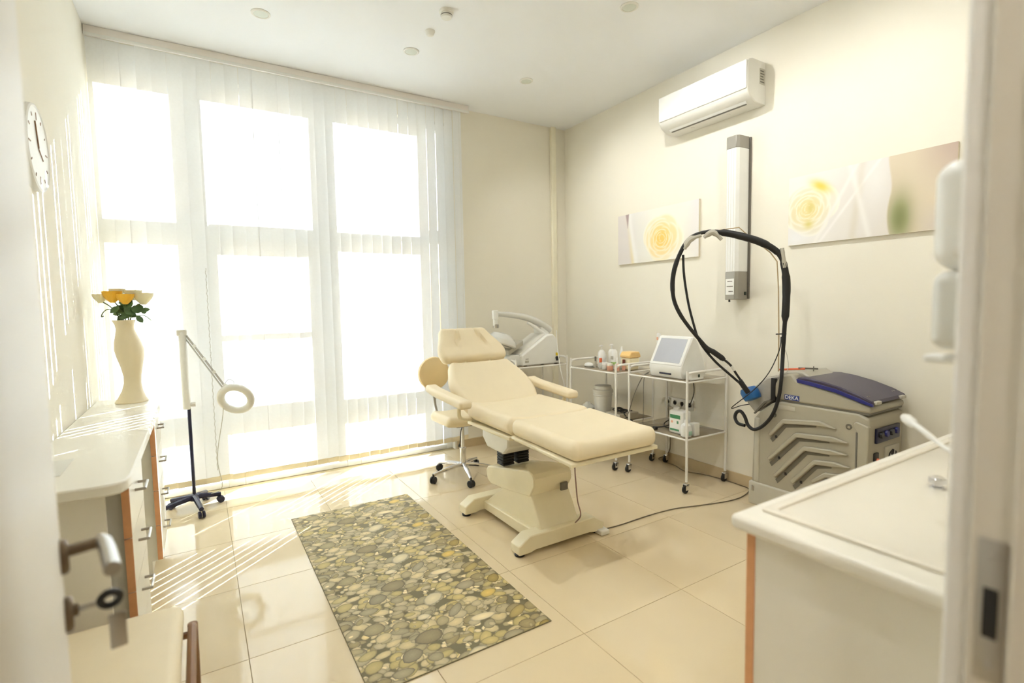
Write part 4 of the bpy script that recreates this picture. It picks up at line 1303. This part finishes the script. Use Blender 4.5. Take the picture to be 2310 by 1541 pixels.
# rear panel
obj('rear_socket', MB().rbox(3.03, 3.30, LYR - 0.012, LYR + 0.004, 0.60, 0.68, 0.004, 2, 1), M_NAVY, ls)
for k in range(4):
    obj('rear_jack', MB().lathe([(0.016, -0.016), (0.018, -0.008), (0.018, 0)], (3.07 + 0.06 * k, LYR - 0.008, 0.645), 'Y', 12), M_BLUE if k % 2 else M_BLACKP, ls)
obj('rear_plate', MB().rbox(3.14, 3.31, LYR - 0.008, LYR + 0.004, 0.40, 0.565, 0.004, 2, 1), M_GREYL, ls)
fan = obj('fan_opening', MB().lathe([(0.058, -0.012), (0.058, -0.006)], (3.225, LYR, 0.485), 'Y', 8), M_BLACK, ls)
for k in range(3):
    a = k * PI / 3 + 0.3
    obj('fan_bar', MB().tube([(3.225 + 0.055 * math.cos(a), LYR - 0.014, 0.485 + 0.055 * math.sin(a)), (3.225 - 0.055 * math.cos(a), LYR - 0.014, 0.485 - 0.055 * math.sin(a))], 0.003, 6), M_STEEL, fan)
obj('key_switch', MB().rbox(3.02, 3.065, LYR - 0.01, LYR + 0.003, 0.44, 0.55, 0.004, 2, 1), M_BLACKP, ls)
obj('red_switch', MB().lathe([(0.01, -0.02), (0.012, -0.008)], (3.045, LYR, 0.51), 'Y', 12), M_RED, ls)

# hose gallows: pole, arch and fibre hoses
U0 = Vector((2.985, on(1764, 835, 0, 2.985).y, 0))
UD_ = Vector((-0.66, 0.75, 0)).normalized()       # plane of the arch swings towards the window
UN = UD_.cross(Vector((0, 0, 1)))


def hp(px, py, off=0.0):
    d = CR * ((px - 1155) / FPX) + CD * ((py - 770.5) / FPX) + _f
    o = Vector((0, 0, CAM_H))
    return o + d * (((U0 - o).dot(UN) + off) / d.dot(UN))


arch = [(1764, 835), (1766, 800), (1769, 750), (1773, 690), (1774, 640), (1770, 605), (1762, 580), (1745, 562), (1715, 546), (1680, 535), (1645, 527), (1610, 523), (1580, 526), (1553, 540),
        (1535, 570), (1522, 605), (1517, 640), (1520, 675), (1532, 705), (1552, 735), (1577, 765), (1604, 795)]
hs = thing('fibre_hose_arm', 'black sleeved laser hose bent in an arch over the grey machine', 'hose', hp(1764, 835))
obj('sleeve_hose', MB().tube([hp(*p) for p in arch], [0.011, 0.011, 0.012, 0.021, 0.0225, 0.019, 0.015, 0.019, 0.0225, 0.0225, 0.021, 0.014, 0.011, 0.011, 0.0125, 0.0145, 0.0145, 0.0125, 0.0125, 0.0115, 0.0115, 0.013],
                             12, 5), M_BLACK, hs)
obj('thick_grip', MB().tube([hp(1596, 785), hp(1622, 803), hp(1634, 812)], [0.012, 0.017, 0.017, 0.013], 12, 4), M_BLACK, hs)
obj('fibre_lead', MB().tube([hp(1634, 812), hp(1648, 824), hp(1660, 842), hp(1672, 860), hp(1682, 878)], 0.007, 8, 4), M_BLACK, hs)
obj('fibre_collar', MB().tube([hp(1650, 826), hp(1657, 836)], 0.0085, 10), M_WHITE2, hs)
obj('inner_hose', MB().tube([hp(1541, 575, 0.01), hp(1543, 620, 0.012), hp(1552, 680, 0.012), hp(1563, 725, 0.01), hp(1578, 770, 0.01), hp(1610, 812, 0.01), hp(1650, 848, 0.01), hp(1680, 874, 0.01)],
                            0.0075, 8, 6), M_BLACK, hs)
obj('hose_plug', MB().tube([hp(1668, 858), hp(1688, 886)], 0.016, 10), M_BLACKP, hs)
for (p0, p1, p2) in (((1544, 562), (1556, 541), (1582, 531)), ((1588, 536), (1608, 524), (1628, 541)),):
    obj('hose_clamp', MB().tube([hp(*p0, -0.006), hp(*p1, -0.006), hp(*p2, -0.006)], [0.011, 0.0185, 0.011], 8, 4), M_GREYL, hs)
obj('hose_clamp', MB().tube([hp(1764, 560, -0.004), hp(1766, 580, -0.004), hp(1770, 604, -0.004)], [0.012, 0.014, 0.016], 8, 4), M_GREYL, hs)
obj('support_rod', MB().tube([hp(1756, 838), hp(1757, 750), hp(1756, 650), hp(1753, 590), hp(1738, 570), hp(1690, 533), hp(1667, 513), hp(1612, 521)], 0.0035, 8), M_ROD, hs)
obj('rod_clip', MB().tube([hp(1750, 754), hp(1774, 753)], 0.004, 8), M_BLACKP, hs)
loop = [(1766, 800), (1763, 850), (1757, 895), (1743, 935), (1722, 960), (1702, 969), (1688, 960), (1680, 940), (1671, 928), (1662, 930), (1658, 942), (1665, 955), (1680, 960)]
obj('loop_hose', MB().tube([hp(*loop[0])] + [on(px, py, 0, 2.945 - 0.003 * i) for i, (px, py) in enumerate(loop[1:])], 0.0105, 10, 5), M_BLACK, hs)
obj('thin_wire', MB().tube([hp(1762, 760, -0.02), hp(1758, 790, -0.04), hp(1735, 840, -0.05), hp(1700, 880, -0.06), hp(1650, 920, -0.05), hp(1672, 915, -0.05), hp(1690, 912, -0.03)], 0.0028, 6, 5), M_BLACK, hs)
obj('thin_wire', MB().tube([hp(1764, 775, 0.02), hp(1775, 800, 0.03), hp(1778, 830, 0.03), hp(1768, 850, 0.0)], 0.0016, 6, 5), M_GREYL, hs)

# ================================================================== SINK COUNTER BY THE DOOR
CX0, CX1, CY0_, CY1_ = 1.017, 2.95, YF + 0.002, 0.708
CZ = 0.885
sc = thing('sink_base_cabinet', 'white laminate sink cabinet with orange wood edging in the right foreground', 'cabinet', (1.95, 0.46, 0))
obj('end_panel', MB().box(CX0 + 0.03, CX0 + 0.05, CY0_, CY1_ - 0.046, 0.0, CZ - 0.036), M_LAM, sc)
obj('edge_strip', MB().box(CX0 + 0.0285, CX0 + 0.0505, CY1_ - 0.046, CY1_ - 0.026, 0.0, CZ - 0.037), M_ORNG, sc)
obj('end_panel', MB().box(CX1 - 0.05, CX1 - 0.03, CY0_, CY1_ - 0.03, 0.0, CZ - 0.036), M_LAM, sc)
obj('plinth', MB().box(CX0 + 0.05, CX1 - 0.05, CY0_ + 0.02, CY1_ - 0.09, 0.0, 0.09), M_LAMG, sc)
obj('shelf', MB().box(CX0 + 0.05, CX1 - 0.05, CY0_, CY1_ - 0.05, 0.09, 0.108), M_LAM, sc)
wdt = (CX1 - CX0 - 0.1) / 4
for k in range(4):
    x0 = CX0 + 0.05 + wdt * k
    d_ = obj('cabinet_door', MB().rbox(x0 + 0.002, x0 + wdt - 0.002, CY1_ - 0.046, CY1_ - 0.028, 0.10, CZ - 0.04, 0.002, 1, 1), M_LAM, sc)
    obj('handle', MB().tube([(x0 + wdt - 0.06, CY1_ - 0.028, 0.70), (x0 + wdt - 0.06, CY1_ - 0.002, 0.70), (x0 + wdt - 0.06, CY1_ - 0.002, 0.80), (x0 + wdt - 0.06, CY1_ - 0.028, 0.80)], 0.005, 8), M_STEEL, d_)


wt = thing('countertop', 'white worktop with rounded edge over the cabinet in the right foreground', 'countertop', (1.95, 0.46, CZ - 0.036))
obj('top', MB().rbox(CX0, CX1, CY0_, CY1_, CZ - 0.036, CZ, 0.013, 4, 1), M_LAM, wt)

# drainer tray of the sink, set on the worktop: raised rim round a flat board
sk_ = thing('sink_drainer', 'white drainer board with raised rim on the right foreground worktop', 'drainer', (1.6, 0.46, CZ))
x0, x1, y0, y1 = 1.085, 2.25, CY0_ + 0.025, CY1_ - 0.035
rim = MB()
for (a, b, c, d) in ((x0, x0 + 0.024, y0, y1), (x1 - 0.024, x1, y0, y1)):
    rim.rbox(a, b, c, d, CZ, CZ + 0.0085, 0.008, 3, 1)
for (a, b, c, d) in ((x0 + 0.012, x1 - 0.012, y0, y0 + 0.024), (x0 + 0.012, x1 - 0.012, y1 - 0.024, y1)):
    rim.rbox(a, b, c, d, CZ, CZ + 0.0083, 0.008, 3, 1)
obj('rim', rim, M_SINK, sk_)
obj('board', MB().rbox(x0 + 0.015, x1 - 0.015, y0 + 0.015, y1 - 0.015, CZ + 0.0002, CZ + 0.0022, 0.001, 1, 1), M_SINK, sk_)
q = on(2115, 1085, 2, CZ + 0.02)
t = thing('chrome_push_knob', 'small chrome knob on the white drainer board in the right foreground', 'knob', (q.x, q.y, CZ + 0.0022))
obj('knob_base', MB().lathe([(0.018, CZ + 0.0022), (0.018, CZ + 0.006), (0.011, CZ + 0.008), (0.011, CZ + 0.014)], (q.x, q.y, 0), 'Z', 18), M_CHROME, t)
obj('knob_cap', MB().lathe([(0.012, CZ + 0.014), (0.019, CZ + 0.016), (0.019, CZ + 0.027), (0.012, CZ + 0.031)], (q.x, q.y, 0), 'Z', 18), M_CHROME, t)
# elbow tap whose white paddle lever points into the room
ta, tb = on(2040, 941, 1, 0.50), on(2150, 1020, 1, 0.36)
t = thing('elbow_tap', 'tap with long white paddle lever behind the right foreground worktop', 'tap', (tb.x, 0.30, CZ))
obj('spout_post', MB().lathe([(0.024, CZ + 0.009), (0.024, CZ + 0.02), (0.016, CZ + 0.03), (0.016, tb.z)], (tb.x, 0.30, 0), 'Z', 18), M_CHROME, t)
mid = ta.lerp(tb, 0.35)
obj('lever', MB().tube([(tb.x, 0.30, tb.z), tuple(tb), tuple(mid), tuple(ta.lerp(tb, 0.12)), tuple(ta)], [0.005, 0.004, 0.006, 0.011, 0.008], 12, 5), M_WHITE, t)
# wall soap dispenser, mounted on the door wall
dsx = 0.985
ds = thing('soap_dispenser', 'white wall soap dispenser with clear reservoir beside the right door frame', 'soap dispenser', (dsx, YF, 1.29))
q0, q1 = on(2130, 372, 0, dsx), on(2125, 785, 0, dsx)
ztop, zbot = q0.z, q1.z
zm = on(2120, 612, 0, dsx).z
obj('cover', MB().rbox(dsx - 0.045, dsx + 0.045, YF, YF + 0.115, zm, ztop, 0.03, 5, 1), M_WHITE, ds)
obj('reservoir', MB().rbox(dsx - 0.043, dsx + 0.043, YF + 0.002, YF + 0.112, zbot, zm - 0.001, 0.02, 4, 1), M_CLEAR, ds)
obj('logo_button', MB().lathe([(0.009, 0), (0.009, -0.004), (0.006, -0.006)], (dsx - 0.045, YF + 0.075, zm + 0.025), 'X', 14), M_WHITE2, ds)
obj('nozzle_lever', MB().rbox(dsx - 0.02, dsx + 0.02, YF + 0.01, YF + 0.125, zbot - 0.022, zbot - 0.010, 0.004, 2, 1), M_WHITE, ds)
obj('nozzle_stem', MB().lathe([(0.008, zbot - 0.014), (0.008, zbot + 0.005)], (dsx, YF + 0.05, 0), 'Z', 10), M_WHITE, ds)

# ================================================================== LEFT SIDE: LONG COUNTER WITH DRAWER PEDESTALS
LZ = 0.855
xf = -0.208
outline = [(XL + 0.004, 1.925), (-0.30, 1.905), (-0.255, 1.905), (-0.228, 1.915), (-0.214, 1.945), (xf, 2.0), (xf, 3.42), (xf - 0.01, 3.52), (-0.25, 3.64), (-0.31, 3.72), (-0.40, 3.77), (XL + 0.004, 3.79)]
ct = thing('long_counter_top', 'long white counter top with rounded end along the left wall', 'countertop', (-0.37, 2.85, LZ - 0.036))
obj('top', MB().prism(outline, 'Z', LZ - 0.036, LZ), M_LAM, ct, 0.006)
obj('inlay', MB().rbox(XL + 0.02, -0.40, 2.10, 2.32, LZ - 0.001, LZ + 0.0025, 0.001, 1, 1), M_LAMG, ct)


def pedestal(label, y0, y1, x0=-0.50):
    t = thing('drawer_pedestal', label, 'drawer unit', ((x0 - 0.22) / 2, (y0 + y1) / 2, 0), 'drawer pedestals under the long counter')
    obj('carcass', MB().box(x0, -0.242, y0 + 0.012, y1, 0.08, LZ - 0.038), M_LAMG, t)
    obj('plinth', MB().box(x0 + 0.01, -0.27, y0 + 0.02, y1 - 0.01, 0.0, 0.08), M_LAMG, t)
    hh = (LZ - 0.04 - 0.085) / 4
    for k in range(4):
        z = 0.085 + hh * k
        d = obj('drawer_front', MB().box(-0.242, -0.222, y0 + 0.004, y1, z + 0.002, z + hh - 0.002), M_LAM, t)
        obj('edge_strip', MB().box(-0.243, -0.2215, y0 - 0.0015, y0 + 0.004, z + 0.002, z + hh - 0.002), M_ORNG, d)
        zc, yc = z + hh * 0.62, y0 + 0.21
        obj('handle', MB().tube([(-0.222, yc - 0.05, zc), (-0.193, yc - 0.05, zc), (-0.193, yc + 0.05, zc), (-0.222, yc + 0.05, zc)], 0.005, 8), M_STEEL, d)
    return t


pedestal('white four-drawer pedestal with orange edging at the near end of the left counter', 2.03, 2.45)
pedestal('white four-drawer pedestal with orange edging at the window end of the left counter', 3.14, 3.56)
tag(obj('counter_end_panel', MB().box(XL + 0.002, -0.275, 1.955, 1.975, 0.0, LZ - 0.037), M_LAM), 'cream end panel under the rounded end of the left counter', 'panel')

# vase with roses
vx, vy = on(290, 895, 2, LZ).x, 3.62
vx = -0.352
vp = [(0.002, 0.0), (0.078, 0.0), (0.08, 0.006), (0.068, 0.03), (0.05, 0.085), (0.041, 0.14), (0.042, 0.19), (0.052, 0.26), (0.066, 0.34), (0.07, 0.39), (0.064, 0.44), (0.05, 0.50), (0.043, 0.54), (0.046, 0.575), (0.056, 0.605), (0.05, 0.60), (0.038, 0.54)]
vz = [LZ]
hscale = (on(285, 722, 1, vy).z - LZ) / 0.605
vs_ = thing('flower_vase', 'tall slim cream vase on the far end of the left counter', 'vase', (vx, vy, LZ))


def bend(x, y, z):
    return (x + 0.012 * math.sin((z - LZ) * 9.0), y, z)


obj('vase_body', MB().lathe([(r, LZ + h * hscale) for r, h in vp], (vx, vy, 0), 'Z', 28).map(bend), M_VASE, vs_)
zt = LZ + 0.60 * hscale
G2 = 'artificial roses in the vase'
rr = random.Random(5)


def rose(px, py, dy, r, material, label):
    c = on(px, py, 1, vy + dy)
    t = thing('rose', label, 'flower', (c.x, c.y, zt - 0.05), G2)
    obj('stem', MB().tube([(vx + 0.01 * rr.uniform(-1, 1), vy, zt - 0.06), ((vx + c.x) / 2, (vy + c.y) / 2, (zt + c.z) / 2 + 0.0), (c.x, c.y, c.z - r * 0.5)], 0.003, 6, 5), M_STEM, t)
    for ring, (n, k, lift) in enumerate(((5, 1.0, -0.25), (5, 0.78, 0.0), (4, 0.5, 0.2))):
        for i in range(n):
            a = 2 * PI * (i + 0.5 * ring) / n + rr.uniform(-0.2, 0.2)
            vs = []; fs = []
            for v in range(5):
                tv = v / 4
                rad = r * k * (0.25 + 0.75 * math.sin(tv * PI * 0.55)) * (1 + 0.12 * tv)
                z = c.z + r * (-0.75 + 1.35 * tv + lift * (1 - tv) * 0.4)
                for u in range(5):
                    b = a + (u / 4 - 0.5) * 1.9
                    e = 1 - 0.12 * (abs(u / 4 - 0.5) * 2) ** 2 * tv
                    vs.append((c.x + rad * e * math.cos(b), c.y + rad * e * math.sin(b), z - 0.2 * r * (abs(u / 4 - 0.5) * 2) ** 3 * tv))
            for v in range(4):
                for u in range(4):
                    fs.append((v * 5 + u, v * 5 + u + 1, v * 5 + u + 6, v * 5 + u + 5))
            obj('petal', MB().add(vs, fs), material, t, smooth=80)
    return t


rose(226, 672, 0.0, 0.034, M_ROSE_C, 'small cream rose at the far left of the vase bouquet')
rose(253, 668, -0.03, 0.044, M_ROSE_O, 'orange-yellow rose at the upper left of the bouquet')
rose(264, 660, 0.05, 0.036, M_ROSE_C, 'cream rose half hidden behind the orange roses')
rose(282, 673, -0.05, 0.04, M_ROSE_O, 'orange-yellow rose in the middle of the bouquet')
rose(300, 664, 0.03, 0.040, M_ROSE_C, 'cream rose right of the middle orange rose')
rose(323, 672, -0.01, 0.046, M_ROSE_C, 'large pale rose at the right of the bouquet')
lf = thing('rose_foliage', 'dark green rose leaves spreading over the vase rim', 'leaves', (vx, vy, zt - 0.03))
for k in range(34):
    a = rr.uniform(0, 2 * PI)
    px, py = rr.gauss(292, 19), rr.gauss(703, 12)
    c = on(px, py, 1, vy + rr.uniform(-0.07, 0.06))
    L, Wd = rr.uniform(0.035, 0.06), rr.uniform(0.014, 0.022)
    dx_, dz_ = math.cos(a), math.sin(a)
    n_ = Vector((rr.uniform(-0.5, 0.5), -1, rr.uniform(-0.2, 0.8))).normalized()
    d_ = Vector((dx_, rr.uniform(-0.4, 0.4), dz_ * 0.7)).normalized()
    d_ = (d_ - n_ * d_.dot(n_)).normalized(); s_ = d_.cross(n_)
    pts = []
    for tt, w in ((0, 0.0), (0.25, 0.8), (0.5, 1.0), (0.75, 0.7), (1, 0.0)):
        for sg in (-1, 0, 1):
            pts.append(c + d_ * (L * tt) + s_ * (Wd * w * sg) + n_ * (-0.006 * abs(sg) * w - 0.012 * tt * tt))
    fs = []
    for r_ in range(4):
        for c_ in range(2):
            i = r_ * 3 + c_
            fs.append((i, i + 1, i + 4, i + 3))
    obj('leaf', MB().add(pts, fs), M_LEAF, lf, smooth=80)
obj('tendril', MB().tube([on(262, 700, 1, vy), on(243, 698, 1, vy), on(232, 706, 1, vy), on(229, 715, 1, vy), on(234, 713, 1, vy)], 0.0025, 6, 4), M_STEM, lf)
obj('twig', MB().tube([on(300, 715, 1, vy), on(325, 712, 1, vy), on(341, 723, 1, vy)], 0.0022, 6, 4), M_STEM, lf)

# wall clock on the left wall
ccy, ccz = 2.755, 2.03
ck = thing('wall_clock', 'round white wall clock on the left wall, half hidden by the open door', 'clock', (XL, ccy, ccz))
obj('clock_case', MB().lathe([(0.165, 0), (0.17, 0.01), (0.17, 0.026), (0.163, 0.03), (0.158, 0.026)], (XL, ccy, ccz), 'X', 40), M_WHITE, ck)
obj('clock_face', MB().lathe([(0.158, 0.018), (0.158, 0.022)], (XL, ccy, ccz), 'X', 40), M_PAPER, ck)
for k in range(12):
    a = k * PI / 6
    L = 0.03 if k % 3 == 0 else 0.014
    obj('hour_mark', MB().tube([(XL + 0.0235, ccy + 0.14 * math.sin(a), ccz + 0.14 * math.cos(a)), (XL + 0.0235, ccy + (0.14 - L) * math.sin(a), ccz + (0.14 - L) * math.cos(a))], 0.0045, 6), M_WOOD, ck)
obj('hour_hand', MB().tube([(XL + 0.026, ccy, ccz), (XL + 0.026, ccy + 0.06, ccz - 0.035)], 0.003, 6), M_WOOD, ck)
obj('minute_hand', MB().tube([(XL + 0.028, ccy, ccz), (XL + 0.028, ccy - 0.03, ccz + 0.1)], 0.0025, 6), M_WOOD, ck)

# magnifier floor lamp
mxx, myy = -0.088, 4.10
mg = thing('magnifier_floor_lamp', 'white magnifier ring lamp on a dark wheeled stand in front of the blind', 'floor lamp', (mxx, myy, 0))
obj('post', MB().lathe([(0.011, 0.07), (0.011, 0.74)], (mxx, myy, 0), 'Z', 12), M_NAVY, mg)
zt_ = on(408, 748, 1, myy).z
obj('upper_tube', MB().lathe([(0.021, 0.70), (0.024, 0.71), (0.024, zt_ - 0.01), (0.018, zt_)], (mxx - 0.012, myy, 0), 'Z', 16), M_WHITE, mg)
obj('pivot', MB().rbox(mxx - 0.045, mxx + 0.015, myy - 0.02, myy + 0.02, zt_ - 0.03, zt_ + 0.012, 0.008, 3, 1), M_WHITE2, mg)
obj('collar_knob', MB().lathe([(0.012, 0), (0.016, 0.01), (0.016, 0.03)], (mxx + 0.01, myy, 0.73), 'X', 12), M_WHITE2, mg)
e0, e1 = Vector((mxx, myy, zt_ - 0.01)), on(505, 868, 1, myy - 0.12)
obj('spring_arm', MB().tube([e0, e1], 0.007, 8).tube([e0 + Vector((0.0, 0.0, -0.03)), e1 + Vector((-0.01, 0, -0.018))], 0.005, 8), M_STEEL, mg)
for k in range(1, 4):
    p = e0.lerp(e1, k / 4)
    obj('arm_joint', MB().lathe([(0.012, -0.012), (0.012, 0.012)], tuple(p), 'Y', 12), M_WHITE, mg)
rc = on(532, 900, 1, myy - 0.16)
ring = []
ru = Vector((0.92, -0.2, -0.34)).normalized(); rv = Vector((-0.05, 0.45, -0.85)); rv = (rv - ru * rv.dot(ru)).normalized()
rng_ = [rc + ru * (0.096 * math.cos(a * PI / 16)) + rv * (0.096 * math.sin(a * PI / 16)) for a in range(32)]
hd_ = obj('lamp_ring', MB().tube(rng_, 0.024, 12, closed=True), M_WHITE2, mg)
gl = MB()
gl.add([tuple(rc + ru * (0.07 * math.cos(a * PI / 12)) + rv * (0.07 * math.sin(a * PI / 12))) for a in range(24)], [tuple(range(24))])
obj('magnifier_lens', gl, M_PANE, hd_)
obj('head_bracket', MB().tube([e1, e1.lerp(rc, 0.35) + Vector((0, 0, 0.012)), rc - ru * 0.09], 0.014, 10, 3), M_WHITE2, mg)
obj('yoke', MB().tube([e1 + Vector((0.0, 0, 0.0)), e1 + Vector((0.03, 0.02, 0.03)), e1 + Vector((0.06, 0.02, 0.015)), e1 + Vector((0.06, 0.0, -0.02))], 0.003, 6, 4), M_STEEL, mg)
obj('lamp_cord', MB().tube([e1, e1 + Vector((-0.015, 0, -0.2)), (mxx + 0.15, myy - 0.05, 0.35), (mxx + 0.17, myy, 0.12), (mxx + 0.10, myy - 0.02, 0.09)], 0.0025, 6, 5), M_GREYL, mg)
obj('hub', MB().lathe([(0.03, 0.06), (0.032, 0.075), (0.03, 0.095), (0.016, 0.105)], (mxx, myy, 0), 'Z', 16), M_NAVY, mg)
for k, a in enumerate((R(-80), R(12), R(65), R(150), R(205))):
    L = 0.16 if 0 < a < R(170) else 0.225
    ex, ey = mxx + L * math.cos(a), myy + L * math.sin(a)
    lg = obj('base_leg', MB().tube([(mxx, myy, 0.085), (ex, ey, 0.06)], [0.021, 0.015], 8), M_NAVY, mg)
    castor(None, ex, ey, 0.024, M_NAVY, a, lg)

# chair in the near left corner, seat and wooden rail
chx0, chx1, chy0, chy1, chz = -0.50, -0.088, 1.36, 1.885, 0.45
cc = thing('upholstered_chair', 'cream upholstered seat with brown wooden side rail behind the open door', 'chair', ((chx0 + chx1) / 2, 1.62, 0))
obj('seat', MB().rbox(chx0, chx1, chy0, chy1, chz - 0.07, chz, 0.032, 5, 6, lambda x, y, z: (x, y, z + (0.008 * (1 - ((x + 0.29) / 0.2) ** 2) * (1 - ((y - 1.62) / 0.26) ** 2) if z > chz - 0.02 else 0))), M_CREAM, cc)
for x in (chx0 - 0.012, chx1 + 0.022):
    obj('side_rail', MB().tube([(x, chy0 + 0.02, chz - 0.052), (x, 1.6, chz - 0.05), (x, chy1 - 0.12, chz - 0.05), (x, chy1 - 0.065, chz - 0.06), (x, chy1 - 0.04, chz - 0.10)], 0.0125, 10, 4), M_WOOD, cc)
    for y in (chy0 + 0.03, chy1 - 0.045):
        obj('leg', MB().tube([(x, y, chz - 0.06), (x, y, 0.0)], [0.014, 0.012], 10), M_WOOD, cc)
for y in (chy0 + 0.03, chy1 - 0.06):
    obj('cross_rail', MB().tube([(chx0 - 0.012, y, chz - 0.085), (chx1 + 0.02, y, chz - 0.085)], 0.011, 8), M_WOOD, cc)

# ================================================================== FLOOR THINGS
# pebble mat: base with printed stones, pattern repeating along its length
mt = thing('pebble_mat', 'floor mat printed with grey and olive river pebbles', 'mat', (0.85, 2.62, 0))
MX0, MX1, MY0, MY1 = 0.447, 1.235, 1.715, 3.51
obj('mat_base', MB().rbox(MX0, MX1, MY0, MY1, 0.0003, 0.005, 0.002, 1, 1), mat('dark_olive_mat', (126, 118, 88), 0.7), mt)
rp = random.Random(3)
pal = [(164, 158, 138), (176, 170, 150), (152, 147, 128), (188, 180, 152), (172, 163, 122), (160, 153, 128), (194, 186, 160), (146, 138, 110), (182, 172, 128)]
palL = [(214, 207, 186), (202, 195, 172), (216, 208, 184), (208, 197, 158)]
REP, ROW = 0.455, []
for k in range(330):            # small stones beneath
    ROW.append((rp.uniform(0, 0.788), rp.uniform(0, REP), rp.uniform(0.012, 0.022), rp.uniform(0.6, 0.95), rp.uniform(0, PI), rp.choice(pal + palL), 0))
for k in range(185):
    ROW.append((rp.uniform(0, 0.788), rp.uniform(0, REP), rp.uniform(0.024, 0.044), rp.uniform(0.5, 0.85), rp.uniform(-0.5, 0.9), rp.choice(pal), 1))
for k in range(55):
    ROW.append((rp.uniform(0, 0.788), rp.uniform(0, REP), rp.uniform(0.008, 0.017), rp.uniform(0.5, 0.95), rp.uniform(0, PI), rp.choice(pal + pal + palL), 2))
big = [(0.12, 0.30, 0.048, 0.85, 0.2, (150, 144, 120)), (0.30, 0.13, 0.062, 0.72, 0.1, (138, 131, 108)), (0.47, 0.24, 0.056, 0.42, 0.75, (150, 146, 132)), (0.55, 0.13, 0.062, 0.40, -0.1, (210, 204, 186)),
       (0.66, 0.28, 0.044, 0.68, 0.25, (196, 178, 112)), (0.42, 0.38, 0.058, 0.66, 0.6, (196, 192, 176)), (0.20, 0.06, 0.046, 0.8, 0.5, (140, 136, 120)), (0.70, 0.08, 0.058, 0.45, 0.5, (160, 148, 104)),
       (0.05, 0.15, 0.042, 0.55, 0.3, (176, 168, 130)), (0.60, 0.40, 0.05, 0.7, 0.1, (152, 147, 132)), (0.745, 0.38, 0.042, 0.7, 0.9, (150, 136, 84)), (0.33, 0.27, 0.03, 0.7, 0.0, (200, 196, 182))]
ROW += [(a, b, c, d, e, f, 3) for (a, b, c, d, e, f) in big]
vs, fs, cols = [], [], []
NP = 12
for rep in range(-1, 5):
    for n_, (u, v, r, asp, a, col, lay) in enumerate(ROW):
        cx0, cy0 = MX0 + u, MY0 + 0.06 + v + rep * REP
        z = 0.00515 + 0.00012 * lay + 0.0000003 * n_
        ca, sa_ = math.cos(a), math.sin(a)
        o = len(vs)
        inside = True
        rows = []
        for k in range(NP):
            w = 2 * PI * k / NP
            kx = r * math.cos(w) * (1 + 0.08 * math.sin(3 * w + n_)); ky = r * asp * math.sin(w)
            rows.append((cx0 + kx * ca - ky * sa_, cy0 + kx * sa_ + ky * ca))
        if max(p[1] for p in rows) < MY0 or min(p[1] for p in rows) > MY1:
            continue
        cl = lambda p: (min(max(p[0], MX0 + 0.002), MX1 - 0.002), min(max(p[1], MY0 + 0.002), MY1 - 0.002))
        c0_ = cl((cx0, cy0))
        vs.append((c0_[0], c0_[1], z)); cols.append(tuple(min(255, q_ * 1.10) for q_ in col))
        for p in rows:
            m_ = cl((cx0 + (p[0] - cx0) * 0.78, cy0 + (p[1] - cy0) * 0.78))
            vs.append((m_[0], m_[1], z)); cols.append(col)
        for p in rows:
            q = cl(p)
            vs.append((q[0], q[1], z)); cols.append(tuple(q_ * 0.70 for q_ in col))
        for k in range(NP):
            k2 = (k + 1) % NP
            fs.append((o, o + 1 + k, o + 1 + k2))
            fs.append((o + 1 + k, o + 1 + NP + k, o + 1 + NP + k2, o + 1 + k2))
mb = MB(); mb.v = vs; mb.f = fs
po = obj('pebble_print', mb, M_PEBBLE, mt, flat=True)
at = po.data.color_attributes.new('print', 'FLOAT_COLOR', 'POINT')
for k, c in enumerate(cols):
    at.data[k].color = lin((min(255, c[0] * 1.09), min(255, c[1] * 1.04), c[2] * 0.92))

# cord across the floor
fp = [(1352, 1196), (1400, 1184), (1460, 1164), (1520, 1148), (1580, 1140), (1640, 1131), (1675, 1120), (1690, 1104), (1672, 1090), (1640, 1080), (1590, 1071), (1545, 1063), (1522, 1050), (1508, 1030)]
pts = [on(px, py, 2, 0.005) for px, py in fp]
pts = [Vector((min(p.x, XR - 0.03), p.y, 0.005)) for p in pts]
pts += [Vector((XR - 0.02, 2.93, 0.12)), Vector((XR - 0.02, 2.955, 0.5))]
tag(obj('floor_power_cord', MB().tube(pts, 0.0036, 6, 6), M_CORD), 'thin brown power cord running over the floor tiles from the treatment chair to the socket', 'cord')
